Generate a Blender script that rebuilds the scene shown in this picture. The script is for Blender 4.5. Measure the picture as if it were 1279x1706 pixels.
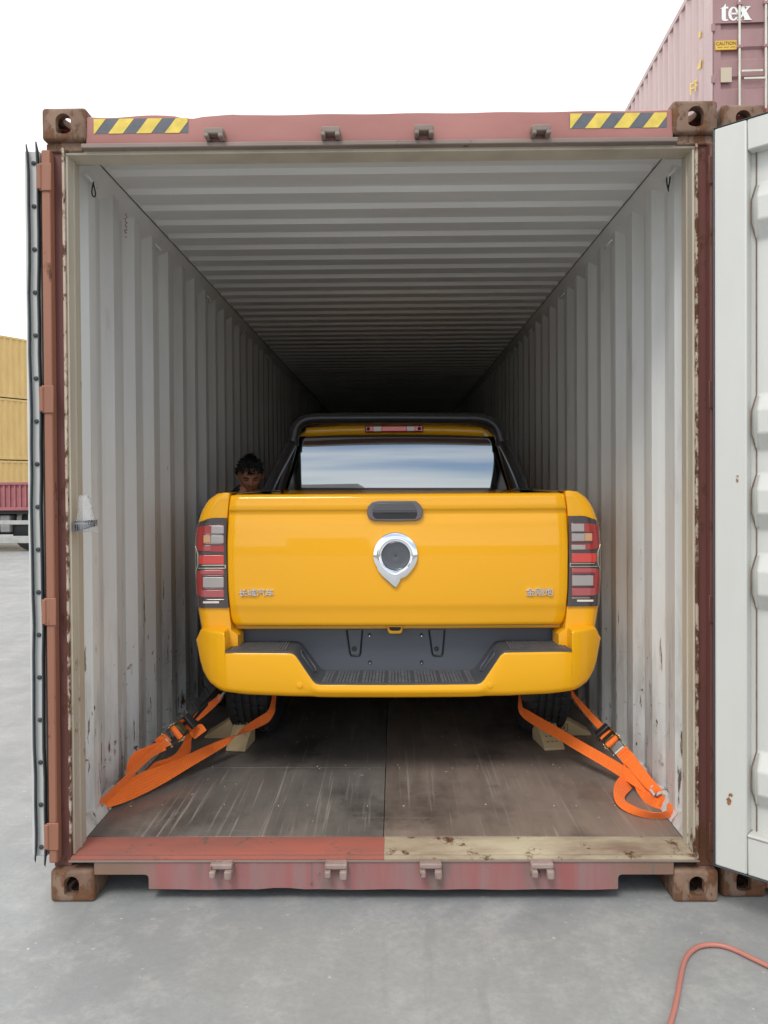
import bpy, bmesh, math, random
from mathutils import Vector, Matrix
random.seed(7)
for o in list(bpy.data.objects): bpy.data.objects.remove(o)
SC = bpy.context.scene
COL = SC.collection
R = math.radians

# ------------------------------------------------------------------ camera
CAM = Vector((0.0517, -2.8364, 1.5286)); YAW, PIT, ROL = -0.0117007, -0.0121531, -0.0061165
FPX = 1305.0; PPX, PPY = 641.9, 821.0
_f = Vector((math.sin(YAW)*math.cos(PIT), math.cos(YAW)*math.cos(PIT), math.sin(PIT)))
_r = Vector((math.cos(YAW), -math.sin(YAW), 0)); _u = _r.cross(_f)
_r, _u = _r*math.cos(ROL)+_u*math.sin(ROL), _u*math.cos(ROL)-_r*math.sin(ROL)
cd = bpy.data.cameras.new('camera'); cam = bpy.data.objects.new('camera', cd); COL.objects.link(cam)
m = Matrix((( _r.x,_u.x,-_f.x,CAM.x),(_r.y,_u.y,-_f.y,CAM.y),(_r.z,_u.z,-_f.z,CAM.z),(0,0,0,1)))
cam.matrix_world = m
cd.sensor_fit = 'VERTICAL'; cd.sensor_height = 24; cd.lens = 24*FPX/1706
cd.shift_y = (PPY-853)/1706; cd.shift_x = -(PPX-639.5)/1706
cd.clip_end = 2000; cd.clip_start = 0.05
SC.camera = cam

def P(px, py, Y):                       # photograph pixel -> world point on the plane y = Y
    d = _f + _r*((px-PPX)/FPX) - _u*((py-PPY)/FPX)
    return CAM + d*((Y-CAM.y)/d.y)

# ------------------------------------------------------------------ sky and sun
SUN_EL, SUN_AZ = R(52), R(200)          # azimuth clockwise from +Y: the sun is behind the camera, a little to the left
w = bpy.data.worlds.new('World'); SC.world = w; w.use_nodes = True
nt = w.node_tree; nt.nodes.clear(); N = nt.nodes.new; L = nt.links.new
out = N('ShaderNodeOutputWorld'); bg = N('ShaderNodeBackground'); bg.inputs[1].default_value = 0.1
sky = N('ShaderNodeTexSky'); sky.sky_type = 'NISHITA'; sky.sun_disc = False
sky.sun_elevation = SUN_EL; sky.sun_rotation = SUN_AZ; sky.altitude = 50
tc = N('ShaderNodeTexCoord'); mp = N('ShaderNodeMapping'); mp.inputs['Scale'].default_value = (1, 1, 3.2); mp.inputs['Location'].default_value = (0.3, 0.1, 0.35)
ns = N('ShaderNodeTexNoise'); ns.inputs['Scale'].default_value = 1.5; ns.inputs['Detail'].default_value = 6; ns.inputs['Roughness'].default_value = .5
L(tc.outputs['Generated'], mp.inputs[0]); L(mp.outputs[0], ns.inputs['Vector'])
sx = N('ShaderNodeSeparateXYZ'); L(tc.outputs['Generated'], sx.inputs[0])
ma = N('ShaderNodeMath'); ma.operation = 'MULTIPLY_ADD'; ma.inputs[1].default_value = 0.35; L(sx.outputs['Y'], ma.inputs[0]); L(ns.outputs['Fac'], ma.inputs[2])
rp = N('ShaderNodeMapRange'); rp.inputs['From Min'].default_value = 0.10; rp.inputs['From Max'].default_value = 0.30; L(ma.outputs[0], rp.inputs[0])
ns2 = N('ShaderNodeTexNoise'); ns2.inputs['Scale'].default_value = 3; ns2.inputs['Detail'].default_value = 5; L(mp.outputs[0], ns2.inputs['Vector'])
cr = N('ShaderNodeMapRange'); cr.inputs['To Min'].default_value = 9.3; cr.inputs['To Max'].default_value = 11.5; L(ns2.outputs['Fac'], cr.inputs[0])
cc = N('ShaderNodeCombineXYZ')
for i in range(3): L(cr.outputs[0], cc.inputs[i])
sb = N('ShaderNodeVectorMath'); sb.operation = 'SCALE'; sb.inputs['Scale'].default_value = 1.0; L(sky.outputs[0], sb.inputs[0])
mx = N('ShaderNodeMix'); mx.data_type = 'RGBA'; L(rp.outputs[0], mx.inputs[0]); L(sb.outputs[0], mx.inputs[6]); L(cc.outputs[0], mx.inputs[7])
L(mx.outputs[2], bg.inputs[0]); L(bg.outputs[0], out.inputs[0])
sl = bpy.data.lights.new('sun', 'SUN'); sl.energy = 1.2; sl.angle = R(18); sl.color = (1, .96, .9)
so = bpy.data.objects.new('sun', sl); COL.objects.link(so)
dsun = Vector((math.sin(SUN_AZ)*math.cos(SUN_EL), math.cos(SUN_AZ)*math.cos(SUN_EL), math.sin(SUN_EL)))
so.rotation_euler = dsun.to_track_quat('Z', 'Y').to_euler(); so.location = (0, -10, 20)
SC.view_settings.view_transform = 'Standard'; SC.view_settings.look = 'None'; SC.view_settings.exposure = 0.5; SC.view_settings.gamma = 1
SC.render.engine = 'CYCLES'
try:
    SC.cycles.max_bounces = 12; SC.cycles.diffuse_bounces = 10; SC.cycles.glossy_bounces = 4
except Exception: pass

# ------------------------------------------------------------------ materials
def lin(r, g, b):
    f = lambda c: (c/255/12.92) if c/255 <= .04045 else ((c/255+.055)/1.055)**2.4
    return (f(r), f(g), f(b), 1)
def newmat(name):
    mt = bpy.data.materials.new(name); mt.use_nodes = True
    return mt, mt.node_tree, mt.node_tree.nodes['Principled BSDF']
def flat(name, col, rough=.5, metal=0, coat=0, bump=0, bscale=80, var=.0, spec=.5, ior=None, vscale=6):
    mt, t, b = newmat(name)
    b.inputs['Base Color'].default_value = col; b.inputs['Roughness'].default_value = rough
    b.inputs['Metallic'].default_value = metal; b.inputs['Coat Weight'].default_value = coat; b.inputs['Coat Roughness'].default_value = .04
    b.inputs['Specular IOR Level'].default_value = spec
    if ior: b.inputs['IOR'].default_value = ior
    g = t.nodes.new('ShaderNodeTexCoord')
    if bump:
        n = t.nodes.new('ShaderNodeTexNoise'); n.inputs['Scale'].default_value = bscale; n.inputs['Detail'].default_value = 4
        bp = t.nodes.new('ShaderNodeBump'); bp.inputs['Strength'].default_value = bump; bp.inputs['Distance'].default_value = .002
        t.links.new(g.outputs['Object'], n.inputs['Vector']); t.links.new(n.outputs['Fac'], bp.inputs['Height']); t.links.new(bp.outputs[0], b.inputs['Normal'])
    if var:
        n = t.nodes.new('ShaderNodeTexNoise'); n.inputs['Scale'].default_value = vscale; n.inputs['Detail'].default_value = 6
        r_ = t.nodes.new('ShaderNodeMapRange'); r_.inputs['From Min'].default_value = .3; r_.inputs['From Max'].default_value = .7
        r_.inputs['To Min'].default_value = 1-var; r_.inputs['To Max'].default_value = 1+var*.4
        mm = t.nodes.new('ShaderNodeVectorMath'); mm.operation = 'SCALE'; mm.inputs[0].default_value = col[:3]
        t.links.new(g.outputs['Object'], n.inputs['Vector']); t.links.new(n.outputs['Fac'], r_.inputs[0]); t.links.new(r_.outputs[0], mm.inputs['Scale']); t.links.new(mm.outputs[0], b.inputs['Base Color'])
    return mt
def paint(name, col, col2, rustcol=lin(105, 66, 44), rust=.62, rough=.5, stretch=(1, 1, .25), scale=3.0, bump=.3, lowz=None, coat=0, rscale=9, dent=0, speck=.76, scars=0, grime=0, ends=None):
    """worn paint on steel: two tones, vertical streaks, rust spots (more of them low down when lowz is given)"""
    mt, t, b = newmat(name); nd = t.nodes.new; lk = t.links.new
    g = nd('ShaderNodeTexCoord'); mp = nd('ShaderNodeMapping'); mp.inputs['Scale'].default_value = stretch; lk(g.outputs['Object'], mp.inputs[0])
    n1 = nd('ShaderNodeTexNoise'); n1.inputs['Scale'].default_value = scale; n1.inputs['Detail'].default_value = 8; n1.inputs['Roughness'].default_value = .6; lk(mp.outputs[0], n1.inputs['Vector'])
    r1 = nd('ShaderNodeMapRange'); r1.inputs['From Min'].default_value = .35; r1.inputs['From Max'].default_value = .65; lk(n1.outputs['Fac'], r1.inputs[0])
    m1 = nd('ShaderNodeMix'); m1.data_type = 'RGBA'; m1.inputs[6].default_value = col; m1.inputs[7].default_value = col2; lk(r1.outputs[0], m1.inputs[0])
    n2 = nd('ShaderNodeTexNoise'); n2.inputs['Scale'].default_value = rscale; n2.inputs['Detail'].default_value = 10; n2.inputs['Roughness'].default_value = .72
    mp2 = nd('ShaderNodeMapping'); mp2.inputs['Scale'].default_value = (1, 1, .55); mp2.inputs['Location'].default_value = (3.1, .7, 5.2); lk(g.outputs['Object'], mp2.inputs[0]); lk(mp2.outputs[0], n2.inputs['Vector'])
    src = n2.outputs['Fac']
    if lowz is not None:
        s = nd('ShaderNodeSeparateXYZ'); lk(g.outputs['Object'], s.inputs[0])
        zr = nd('ShaderNodeMapRange'); zr.inputs['From Min'].default_value = lowz[0]; zr.inputs['From Max'].default_value = lowz[1]; zr.inputs['To Min'].default_value = lowz[2]; zr.inputs['To Max'].default_value = 0
        lk(s.outputs['Z'], zr.inputs[0]); ad = nd('ShaderNodeMath'); lk(src, ad.inputs[0]); lk(zr.outputs[0], ad.inputs[1]); src = ad.outputs[0]
    r2 = nd('ShaderNodeMapRange'); r2.inputs['From Min'].default_value = rust; r2.inputs['From Max'].default_value = rust+.06; lk(src, r2.inputs[0])
    n3 = nd('ShaderNodeTexNoise'); n3.inputs['Scale'].default_value = 60; lk(g.outputs['Object'], n3.inputs['Vector'])
    rc = nd('ShaderNodeMix'); rc.data_type = 'RGBA'; rc.inputs[6].default_value = rustcol; rc.inputs[7].default_value = tuple(c*.45 for c in rustcol[:3])+(1,); lk(n3.outputs['Fac'], rc.inputs[0])
    m2 = nd('ShaderNodeMix'); m2.data_type = 'RGBA'; lk(r2.outputs[0], m2.inputs[0]); lk(m1.outputs[2], m2.inputs[6]); lk(rc.outputs[2], m2.inputs[7])
    # fine scratches / specks
    n4 = nd('ShaderNodeTexNoise'); n4.inputs['Scale'].default_value = 45; n4.inputs['Detail'].default_value = 6; n4.inputs['Roughness'].default_value = .8; lk(mp.outputs[0], n4.inputs['Vector'])
    r4 = nd('ShaderNodeMapRange'); r4.inputs['From Min'].default_value = speck-.1; r4.inputs['From Max'].default_value = speck; r4.inputs['To Max'].default_value = .7; lk(n4.outputs['Fac'], r4.inputs[0])
    m3 = nd('ShaderNodeMix'); m3.data_type = 'RGBA'; lk(r4.outputs[0], m3.inputs[0]); lk(m2.outputs[2], m3.inputs[6]); m3.inputs[7].default_value = tuple(c*.35 for c in rustcol[:3])+(1,)
    colr = m3.outputs[2]
    def layer(src_, a_, b_, to, col_, colr):
        q = nd('ShaderNodeMapRange'); q.inputs['From Min'].default_value = a_; q.inputs['From Max'].default_value = b_; q.inputs['To Max'].default_value = to; lk(src_, q.inputs[0])
        mm_ = nd('ShaderNodeMix'); mm_.data_type = 'RGBA'; lk(q.outputs[0], mm_.inputs[0]); lk(colr, mm_.inputs[6]); mm_.inputs[7].default_value = col_; return mm_.outputs[2]
    def nz_(sc, det, st, loc=(0, 0, 0), rg=.6):
        mp_ = nd('ShaderNodeMapping'); mp_.inputs['Scale'].default_value = st; mp_.inputs['Location'].default_value = loc; lk(g.outputs['Object'], mp_.inputs[0])
        n_ = nd('ShaderNodeTexNoise'); n_.inputs['Scale'].default_value = sc; n_.inputs['Detail'].default_value = det; n_.inputs['Roughness'].default_value = rg; lk(mp_.outputs[0], n_.inputs['Vector']); return n_.outputs['Fac']
    if grime:
        s_ = nd('ShaderNodeSeparateXYZ'); lk(g.outputs['Object'], s_.inputs[0])
        z_ = nd('ShaderNodeMapRange'); z_.inputs['From Min'].default_value = 0; z_.inputs['From Max'].default_value = 1.7; z_.inputs['To Min'].default_value = .20; z_.inputs['To Max'].default_value = 0; lk(s_.outputs['Z'], z_.inputs[0])
        a_ = nd('ShaderNodeMath'); lk(nz_(3.2, 8, (1, 2.2, .42), (1, 2, 3), .68), a_.inputs[0]); lk(z_.outputs[0], a_.inputs[1])
        colr = layer(a_.outputs[0], .60, .86, grime, lin(104, 92, 80), colr)
    if scars:
        s2_ = nd('ShaderNodeSeparateXYZ'); lk(g.outputs['Object'], s2_.inputs[0])
        z2_ = nd('ShaderNodeMapRange'); z2_.inputs['From Min'].default_value = 0; z2_.inputs['From Max'].default_value = 2.2; z2_.inputs['To Min'].default_value = .10; z2_.inputs['To Max'].default_value = -.05; lk(s2_.outputs['Z'], z2_.inputs[0])
        for (sc, st, th_, l_) in ((6, (1, 1.6, 13), .735, (0, 0, 0)), (6, (1, 6, .7), .685, (5, 1, 2)), (24, (1, 1, .7), .74, (2, 8, 1))):
            a_ = nd('ShaderNodeMath'); lk(nz_(sc, 5, st, l_, .62), a_.inputs[0]); lk(z2_.outputs[0], a_.inputs[1])
            colr = layer(a_.outputs[0], th_, th_+.03, scars, lin(84, 58, 42), colr)
    if ends:
        s_ = nd('ShaderNodeSeparateXYZ'); lk(g.outputs['Object'], s_.inputs[0]); ab = nd('ShaderNodeMath'); ab.operation = 'ABSOLUTE'; lk(s_.outputs['X'], ab.inputs[0])
        a_ = nd('ShaderNodeMath'); lk(ab.outputs[0], a_.inputs[0]); sc_ = nd('ShaderNodeMath'); sc_.operation = 'MULTIPLY'; sc_.inputs[1].default_value = .25; lk(nz_(6, 6, (1, 1, 1)), sc_.inputs[0]); lk(sc_.outputs[0], a_.inputs[1])
        colr = layer(a_.outputs[0], .90, 1.06, .9, ends, colr)
        colr = layer(nz_(5, 6, (1.6, 1, .35), (4, 4, 4)), .56, .66, .8, lin(118, 104, 98), colr)
        colr = layer(nz_(4, 6, (2.2, 1, .2), (9, 4, 4)), .62, .66, .8, lin(84, 98, 104), colr)
    lk(colr, b.inputs['Base Color'])
    rr = nd('ShaderNodeMapRange'); rr.inputs['To Min'].default_value = rough; rr.inputs['To Max'].default_value = .9; lk(r2.outputs[0], rr.inputs[0]); lk(rr.outputs[0], b.inputs['Roughness'])
    b.inputs['Coat Weight'].default_value = coat
    bp = nd('ShaderNodeBump'); bp.inputs['Strength'].default_value = bump; bp.inputs['Distance'].default_value = .003
    ad2 = nd('ShaderNodeMath'); ad2.operation = 'ADD'; lk(n2.outputs['Fac'], ad2.inputs[0]); lk(r2.outputs[0], ad2.inputs[1]); lk(ad2.outputs[0], bp.inputs['Height'])
    last = bp
    if dent:
        n5 = nd('ShaderNodeTexNoise'); n5.inputs['Scale'].default_value = 2.2; n5.inputs['Detail'].default_value = 2; lk(g.outputs['Object'], n5.inputs['Vector'])
        b5 = nd('ShaderNodeBump'); b5.inputs['Strength'].default_value = dent; b5.inputs['Distance'].default_value = .04; lk(n5.outputs['Fac'], b5.inputs['Height']); lk(bp.outputs[0], b5.inputs['Normal']); last = b5
    lk(last.outputs[0], b.inputs['Normal'])
    return mt

M = {}
M['interior'] = paint('interior_paint', lin(228, 232, 232), lin(208, 209, 208), rustcol=lin(108, 76, 54), rust=.78, stretch=(1, 1, .12), scale=2.6, rough=.45, lowz=(.1, 1.5, .20), dent=.3, speck=.79, scars=.9, grime=.55)
M['ceiling'] = paint('ceiling_paint', lin(232, 235, 235), lin(218, 219, 218), rust=.86, stretch=(.3, 1, 1), scale=2.0, rough=.4, dent=.2, speck=.84)
M['cream'] = paint('cream_paint', lin(196, 190, 174), lin(172, 163, 148), rust=.68, stretch=(1, 1, .15), scale=4, lowz=(.1, 1.6, .12), rough=.5)
M['cream_sill'] = paint('worn_sill_paint', lin(184, 174, 150), lin(128, 108, 92), rust=.56, stretch=(.4, 1, 1), scale=6, rough=.6)
M['red_sill'] = paint('red_sill_paint', lin(160, 92, 80), lin(136, 88, 80), rustcol=lin(120,100,88), rust=.58, stretch=(.4, 1, 1), scale=7, rough=.6)
M['header'] = paint('faded_red_paint', lin(170, 116, 109), lin(150, 98, 92), rust=.69, stretch=(.5, 1, 1), scale=2.4, rough=.5, rscale=5)
M['frontsill'] = paint('chipped_red_paint', lin(150, 92, 90), lin(140, 112, 110), rust=.60, stretch=(2.6, 1, .22), scale=6, rough=.55, ends=lin(124, 100, 84))
M['rusty'] = paint('rusty_steel', lin(136, 110, 92), lin(108, 84, 68), rustcol=lin(126, 86, 58), rust=.50, stretch=(1, 1, .5), scale=9, rough=.75, bump=.7, rscale=16)
M['chipped'] = paint('chipped_lip_paint', lin(190, 178, 158), lin(170, 150, 132), rust=.50, stretch=(1, 1, .5), scale=6, lowz=(.1, 1.8, .07), rough=.6, rscale=22)
M['maroon'] = paint('maroon_post_paint', lin(112, 68, 62), lin(94, 58, 53), rust=.58, stretch=(1, 1, .1), scale=5, lowz=(.1, 1.0, .1), rough=.6)
M['salmon'] = paint('salmon_paint', lin(152, 104, 82), lin(134, 88, 70), rust=.60, stretch=(1, 1, .1), scale=5, rough=.55)
M['outer'] = paint('outer_red_paint', lin(150, 88, 84), lin(136, 78, 74), rust=.66, rough=.6)
M['mauve'] = paint('mauve_paint', lin(160, 127, 127), lin(148, 116, 116), rust=.78, rough=.5, stretch=(1, 1, .3))
M['mauve_side'] = paint('flare_washed_mauve', lin(198, 178, 176), lin(186, 164, 163), rust=.82, rough=.5)  # mauve again, with the pale wash of lens flare put into its colour
M['yellowbox'] = paint('mustard_paint', lin(212, 182, 120), lin(200, 168, 106), rust=.80, rough=.55)
M['white_door'] = paint('white_door_paint', lin(204, 205, 202), lin(194, 195, 190), rustcol=lin(136, 96, 62), rust=.80, rough=.35, stretch=(1, 1, .15), scale=2.5, lowz=(.1, .9, .07), dent=.12, speck=.84)
M['trailer_red'] = flat('trailer_red', lin(160, 98, 102), .6, var=.15)
M['steel_grey'] = flat('steel_grey', lin(176, 176, 172), .5, var=.2)
M['galv'] = flat('galvanised_steel', lin(208, 208, 196), .4, .3, var=.2)
M['yellow'] = flat('yellow_car_paint', (.86, .41, .002, 1), .45, 0, 1.0, spec=.15)
M['yellow_pl'] = flat('yellow_bumper_paint', (.85, .415, .003, 1), .45, 0, .6, spec=.2)
M['dark_pl'] = flat('slate_plastic', lin(84, 88, 96), .45, bump=.25, bscale=400)
M['pad_pl'] = flat('step_plastic', lin(70, 72, 76), .5, bump=.3, bscale=300)
M['rib_pl'] = flat('pale_rib_plastic', lin(100, 101, 104), .5, bump=.3, bscale=300, var=.3, vscale=30)  # ribs coloured paler than the pad so they stand out
M['black_pl'] = flat('black_plastic', lin(38, 38, 40), .45, bump=.1, bscale=300)
M['black_gl'] = flat('gloss_black', lin(16, 16, 17), .12, 0, .3)
M['rollbar'] = flat('satin_black_tube', lin(50, 50, 54), .33, 0, .2)
M['rubber'] = flat('tyre_rubber', lin(44, 45, 47), .75, bump=.3, bscale=120)
M['gasket'] = flat('door_gasket', lin(66, 72, 76), .6, var=.2)
M['under'] = flat('chassis_black', lin(30, 30, 31), .6)
M['chrome'] = flat('chrome', (.86, .87, .88, 1), .06, 1)
M['silver'] = flat('silver_badge', (.8, .8, .82, 1), .25, .9)
M['graphite'] = flat('graphite_cap', lin(82, 86, 92), .28, 0, .3)
M['handle_fr'] = flat('handle_grey', lin(100, 96, 102), .4)
M['handle_in'] = flat('handle_dark', lin(84, 86, 90), .3)
M['lens_red'] = flat('red_lens', (.36, .028, .028, 1), .12, 0, 1)
M['lens_red2'] = flat('bright_red_lens', (.62, .05, .04, 1), .12, 0, 1)
M['lens_pink'] = flat('pale_red_lens', lin(170, 80, 84), .12, 0, 1)
M['lens_clear'] = flat('clear_lens', lin(172, 166, 164), .15, .3, 1, bump=.6, bscale=260)
M['lens_amber'] = flat('amber_lens', lin(204, 150, 110), .15, 0, 1, bump=.6, bscale=260)
M['lamp_house'] = flat('lamp_housing', lin(62, 56, 56), .14, 0, 1)
M['lamp_rim'] = flat('lamp_rim', lin(180, 176, 160), .2, .4)
M['brake_red'] = flat('brake_red_lens', (.95, .05, .045, 1), .25, 0, 1)
M['white_lens'] = flat('white_lens', lin(225, 215, 210), .2, 0, .5)
M['timber'] = flat('chock_wood', lin(186, 160, 124), .7, var=.18, bump=.3, bscale=60)
M['timber2'] = flat('pale_chock_wood', lin(206, 184, 142), .7, var=.15, bump=.3, bscale=60)
M['hose'] = flat('salmon_hose', lin(178, 116, 104), .45)
M['rust_run'] = flat('rust_run', lin(150, 104, 70), .8, var=.4, vscale=90)
M['seam_dark'] = flat('old_sealant', lin(92, 84, 76), .8)
M['keeper'] = paint('pale_keeper_paint', lin(160, 142, 136), lin(136, 116, 108), rust=.60, scale=12, rough=.6, rscale=24)
M['lip_steel'] = paint('grimy_lip_steel', lin(140, 126, 118), lin(116, 102, 95), rust=.62, stretch=(.3, 1, 1), scale=6, rough=.6)
M['hair'] = flat('black_hair', lin(20, 19, 19), .6)
M['skin'] = flat('skin', lin(184, 128, 100), .5, var=.12, vscale=20)
M['lips'] = flat('lips', lin(130, 76, 68), .5)
M['shirt'] = flat('dark_shirt', lin(34, 36, 38), .85)
M['trousers'] = flat('dark_trousers', lin(40, 42, 50), .85)
M['hook'] = flat('zinc_hook', lin(190, 180, 140), .35, .8)
M['ratchet'] = flat('ratchet_steel', lin(120, 112, 80), .35, .85, var=.3, vscale=60)
M['yel_print'] = flat('yellow_print', lin(228, 200, 88), .5)
M['stripe_y'] = flat('stripe_yellow', lin(222, 196, 84), .5, var=.2, vscale=30)
M['stripe_k'] = flat('stripe_dark', lin(92, 96, 104), .5, var=.2, vscale=30)
M['white_print'] = flat('white_print', lin(228, 232, 230), .5)
M['caution'] = flat('caution_yellow', lin(214, 176, 70), .5)
M['ink'] = flat('dark_ink', lin(90, 72, 40), .6)
M['beige_label'] = flat('beige_label', lin(188, 176, 156), .6)
M['red_mark'] = flat('red_wax_mark', lin(150, 62, 66), .7)
M['rust_line'] = flat('rusty_seam', lin(128, 106, 92), .8, var=.3, vscale=40)
M['stamp'] = flat('stamp_ink', lin(136, 110, 84), .8)
M['warehouse'] = flat('warehouse_cladding', lin(168, 166, 166), .7, var=.1)

def webbing():
    mt, t, b = newmat('orange_webbing'); nd = t.nodes.new; lk = t.links.new
    uv = nd('ShaderNodeUVMap'); s = nd('ShaderNodeSeparateXYZ'); lk(uv.outputs[0], s.inputs[0])
    a = nd('ShaderNodeMath'); a.operation = 'MULTIPLY'; a.inputs[1].default_value = 6.283*7; lk(s.outputs['X'], a.inputs[0])
    c = nd('ShaderNodeMath'); c.operation = 'SINE'; lk(a.outputs[0], c.inputs[0])
    r_ = nd('ShaderNodeMapRange'); r_.inputs['From Min'].default_value = -1; r_.inputs['To Min'].default_value = 0; r_.inputs['To Max'].default_value = 1; lk(c.outputs[0], r_.inputs[0])
    mx_ = nd('ShaderNodeMix'); mx_.data_type = 'RGBA'; mx_.inputs[6].default_value = (.92, .165, .014, 1); mx_.inputs[7].default_value = (.98, .20, .018, 1); lk(r_.outputs[0], mx_.inputs[0])
    lk(mx_.outputs[2], b.inputs['Base Color']); b.inputs['Roughness'].default_value = .7; b.inputs['Sheen Weight'].default_value = .15
    b2 = nd('ShaderNodeMath'); b2.operation = 'MULTIPLY'; b2.inputs[1].default_value = 500; lk(s.outputs['Y'], b2.inputs[0])
    s2 = nd('ShaderNodeMath'); s2.operation = 'SINE'; lk(b2.outputs[0], s2.inputs[0]); ad = nd('ShaderNodeMath'); lk(s2.outputs[0], ad.inputs[0]); lk(c.outputs[0], ad.inputs[1])
    bp = nd('ShaderNodeBump'); bp.inputs['Strength'].default_value = .5; bp.inputs['Distance'].default_value = .001; lk(ad.outputs[0], bp.inputs['Height']); lk(bp.outputs[0], b.inputs['Normal'])
    return mt
M['web'] = webbing()

def concrete():
    mt, t, b = newmat('yard_concrete'); nd = t.nodes.new; lk = t.links.new
    g = nd('ShaderNodeTexCoord')
    def noise(sc, det, rg=.55, st=(1, 1, 1)):
        mp = nd('ShaderNodeMapping'); mp.inputs['Scale'].default_value = st; lk(g.outputs['Object'], mp.inputs[0])
        n = nd('ShaderNodeTexNoise'); n.inputs['Scale'].default_value = sc; n.inputs['Detail'].default_value = det; n.inputs['Roughness'].default_value = rg; lk(mp.outputs[0], n.inputs['Vector']); return n
    def mr(o, a, b_, c=0, d=1):
        r_ = nd('ShaderNodeMapRange'); r_.inputs['From Min'].default_value = a; r_.inputs['From Max'].default_value = b_; r_.inputs['To Min'].default_value = c; r_.inputs['To Max'].default_value = d; lk(o, r_.inputs[0]); return r_.outputs[0]
    def mix(f, a, b_):
        m_ = nd('ShaderNodeMix'); m_.data_type = 'RGBA'; lk(f, m_.inputs[0])
        for i, c in ((6, a), (7, b_)):
            if isinstance(c, tuple): m_.inputs[i].default_value = c
            else: lk(c, m_.inputs[i])
        return m_.outputs[2]
    c = mix(mr(noise(.9, 12, .66).outputs[0], .36, .66), (.262, .277, .284, 1), (.35, .362, .36, 1))
    c = mix(mr(noise(3.6, 14, .80).outputs[0], .50, .66, 0, .7), c, (.45, .45, .44, 1))
    c = mix(mr(noise(2.6, 12, .74, (1, 1.3, 1)).outputs[0], .54, .74, 0, .6), c, (.195, .205, .213, 1))
    c = mix(mr(noise(40, 10, .8).outputs[0], .35, .75, 0, .55), c, (.20, .20, .197, 1))
    c = mix(mr(noise(34, 3, .5).outputs[0], .70, .74, 0, .6), c, (.6, .6, .58, 1))
    c = mix(mr(noise(9, 4, .5, (1, .12, 1)).outputs[0], .62, .70, 0, .3), c, (.21, .216, .222, 1))
    lk(c, b.inputs['Base Color'])
    lk(mr(noise(3, 5).outputs[0], .3, .7, .38, .62), b.inputs['Roughness'])
    bp = nd('ShaderNodeBump'); bp.inputs['Strength'].default_value = .25; bp.inputs['Distance'].default_value = .003; lk(noise(60, 8, .7).outputs[0], bp.inputs['Height']); lk(bp.outputs[0], b.inputs['Normal'])
    return mt
M['concrete'] = concrete()

def plywood(name, a, b_, dark, scr):
    mt, t, b = newmat(name); nd = t.nodes.new; lk = t.links.new
    g = nd('ShaderNodeTexCoord')
    def noise(sc, det, rg=.55, st=(1, 1, 1), rot=0):
        mp = nd('ShaderNodeMapping'); mp.inputs['Scale'].default_value = st; mp.inputs['Rotation'].default_value = (0, 0, rot); lk(g.outputs['Object'], mp.inputs[0])
        n = nd('ShaderNodeTexNoise'); n.inputs['Scale'].default_value = sc; n.inputs['Detail'].default_value = det; n.inputs['Roughness'].default_value = rg; lk(mp.outputs[0], n.inputs['Vector']); return n.outputs[0]
    def mr(o, p, q, c=0, d=1):
        r_ = nd('ShaderNodeMapRange'); r_.inputs['From Min'].default_value = p; r_.inputs['From Max'].default_value = q; r_.inputs['To Min'].default_value = c; r_.inputs['To Max'].default_value = d; lk(o, r_.inputs[0]); return r_.outputs[0]
    def mix(f, p, q):
        m_ = nd('ShaderNodeMix'); m_.data_type = 'RGBA'; lk(f, m_.inputs[0])
        for i, c in ((6, p), (7, q)):
            if isinstance(c, tuple): m_.inputs[i].default_value = c
            else: lk(c, m_.inputs[i])
        return m_.outputs[2]
    c = mix(mr(noise(3, 8, .6, (2.5, .5, 1)), .35, .65), a, b_)
    c = mix(mr(noise(2.2, 6, .6), .52, .70, 0, .85), c, dark)
    c = mix(mr(noise(14, 4, .55, (4, .10, 1), .25), .60, .72, 0, scr), c, lin(168, 160, 150))
    c = mix(mr(noise(10, 4, .55, (5, .08, 1), -.5), .64, .74, 0, scr*.8), c, lin(170, 162, 152))
    c = mix(mr(noise(18, 3, .5, (.1, 4, 1), .1), .64, .74, 0, scr*.6), c, lin(150, 142, 134))
    c = mix(mr(noise(5, 8, .7), .62, .72, 0, .7), c, lin(52, 46, 42))
    c = mix(mr(noise(110, 3, .6), .70, .76, 0, .5), c, lin(190, 180, 168))
    lk(c, b.inputs['Base Color']); lk(mr(noise(5, 5), .3, .7, .32, .6), b.inputs['Roughness'])
    bp = nd('ShaderNodeBump'); bp.inputs['Strength'].default_value = .3; bp.inputs['Distance'].default_value = .002; lk(noise(20, 6, .6, (4, .3, 1)), bp.inputs['Height']); lk(bp.outputs[0], b.inputs['Normal'])
    return mt
M['ply_dark'] = plywood('worn_dark_plywood', lin(94, 91, 88), lin(116, 111, 106), lin(60, 57, 56), .60)
M['ply_brown'] = plywood('worn_brown_plywood', lin(138, 124, 114), lin(114, 103, 95), lin(76, 68, 64), .50)

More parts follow.
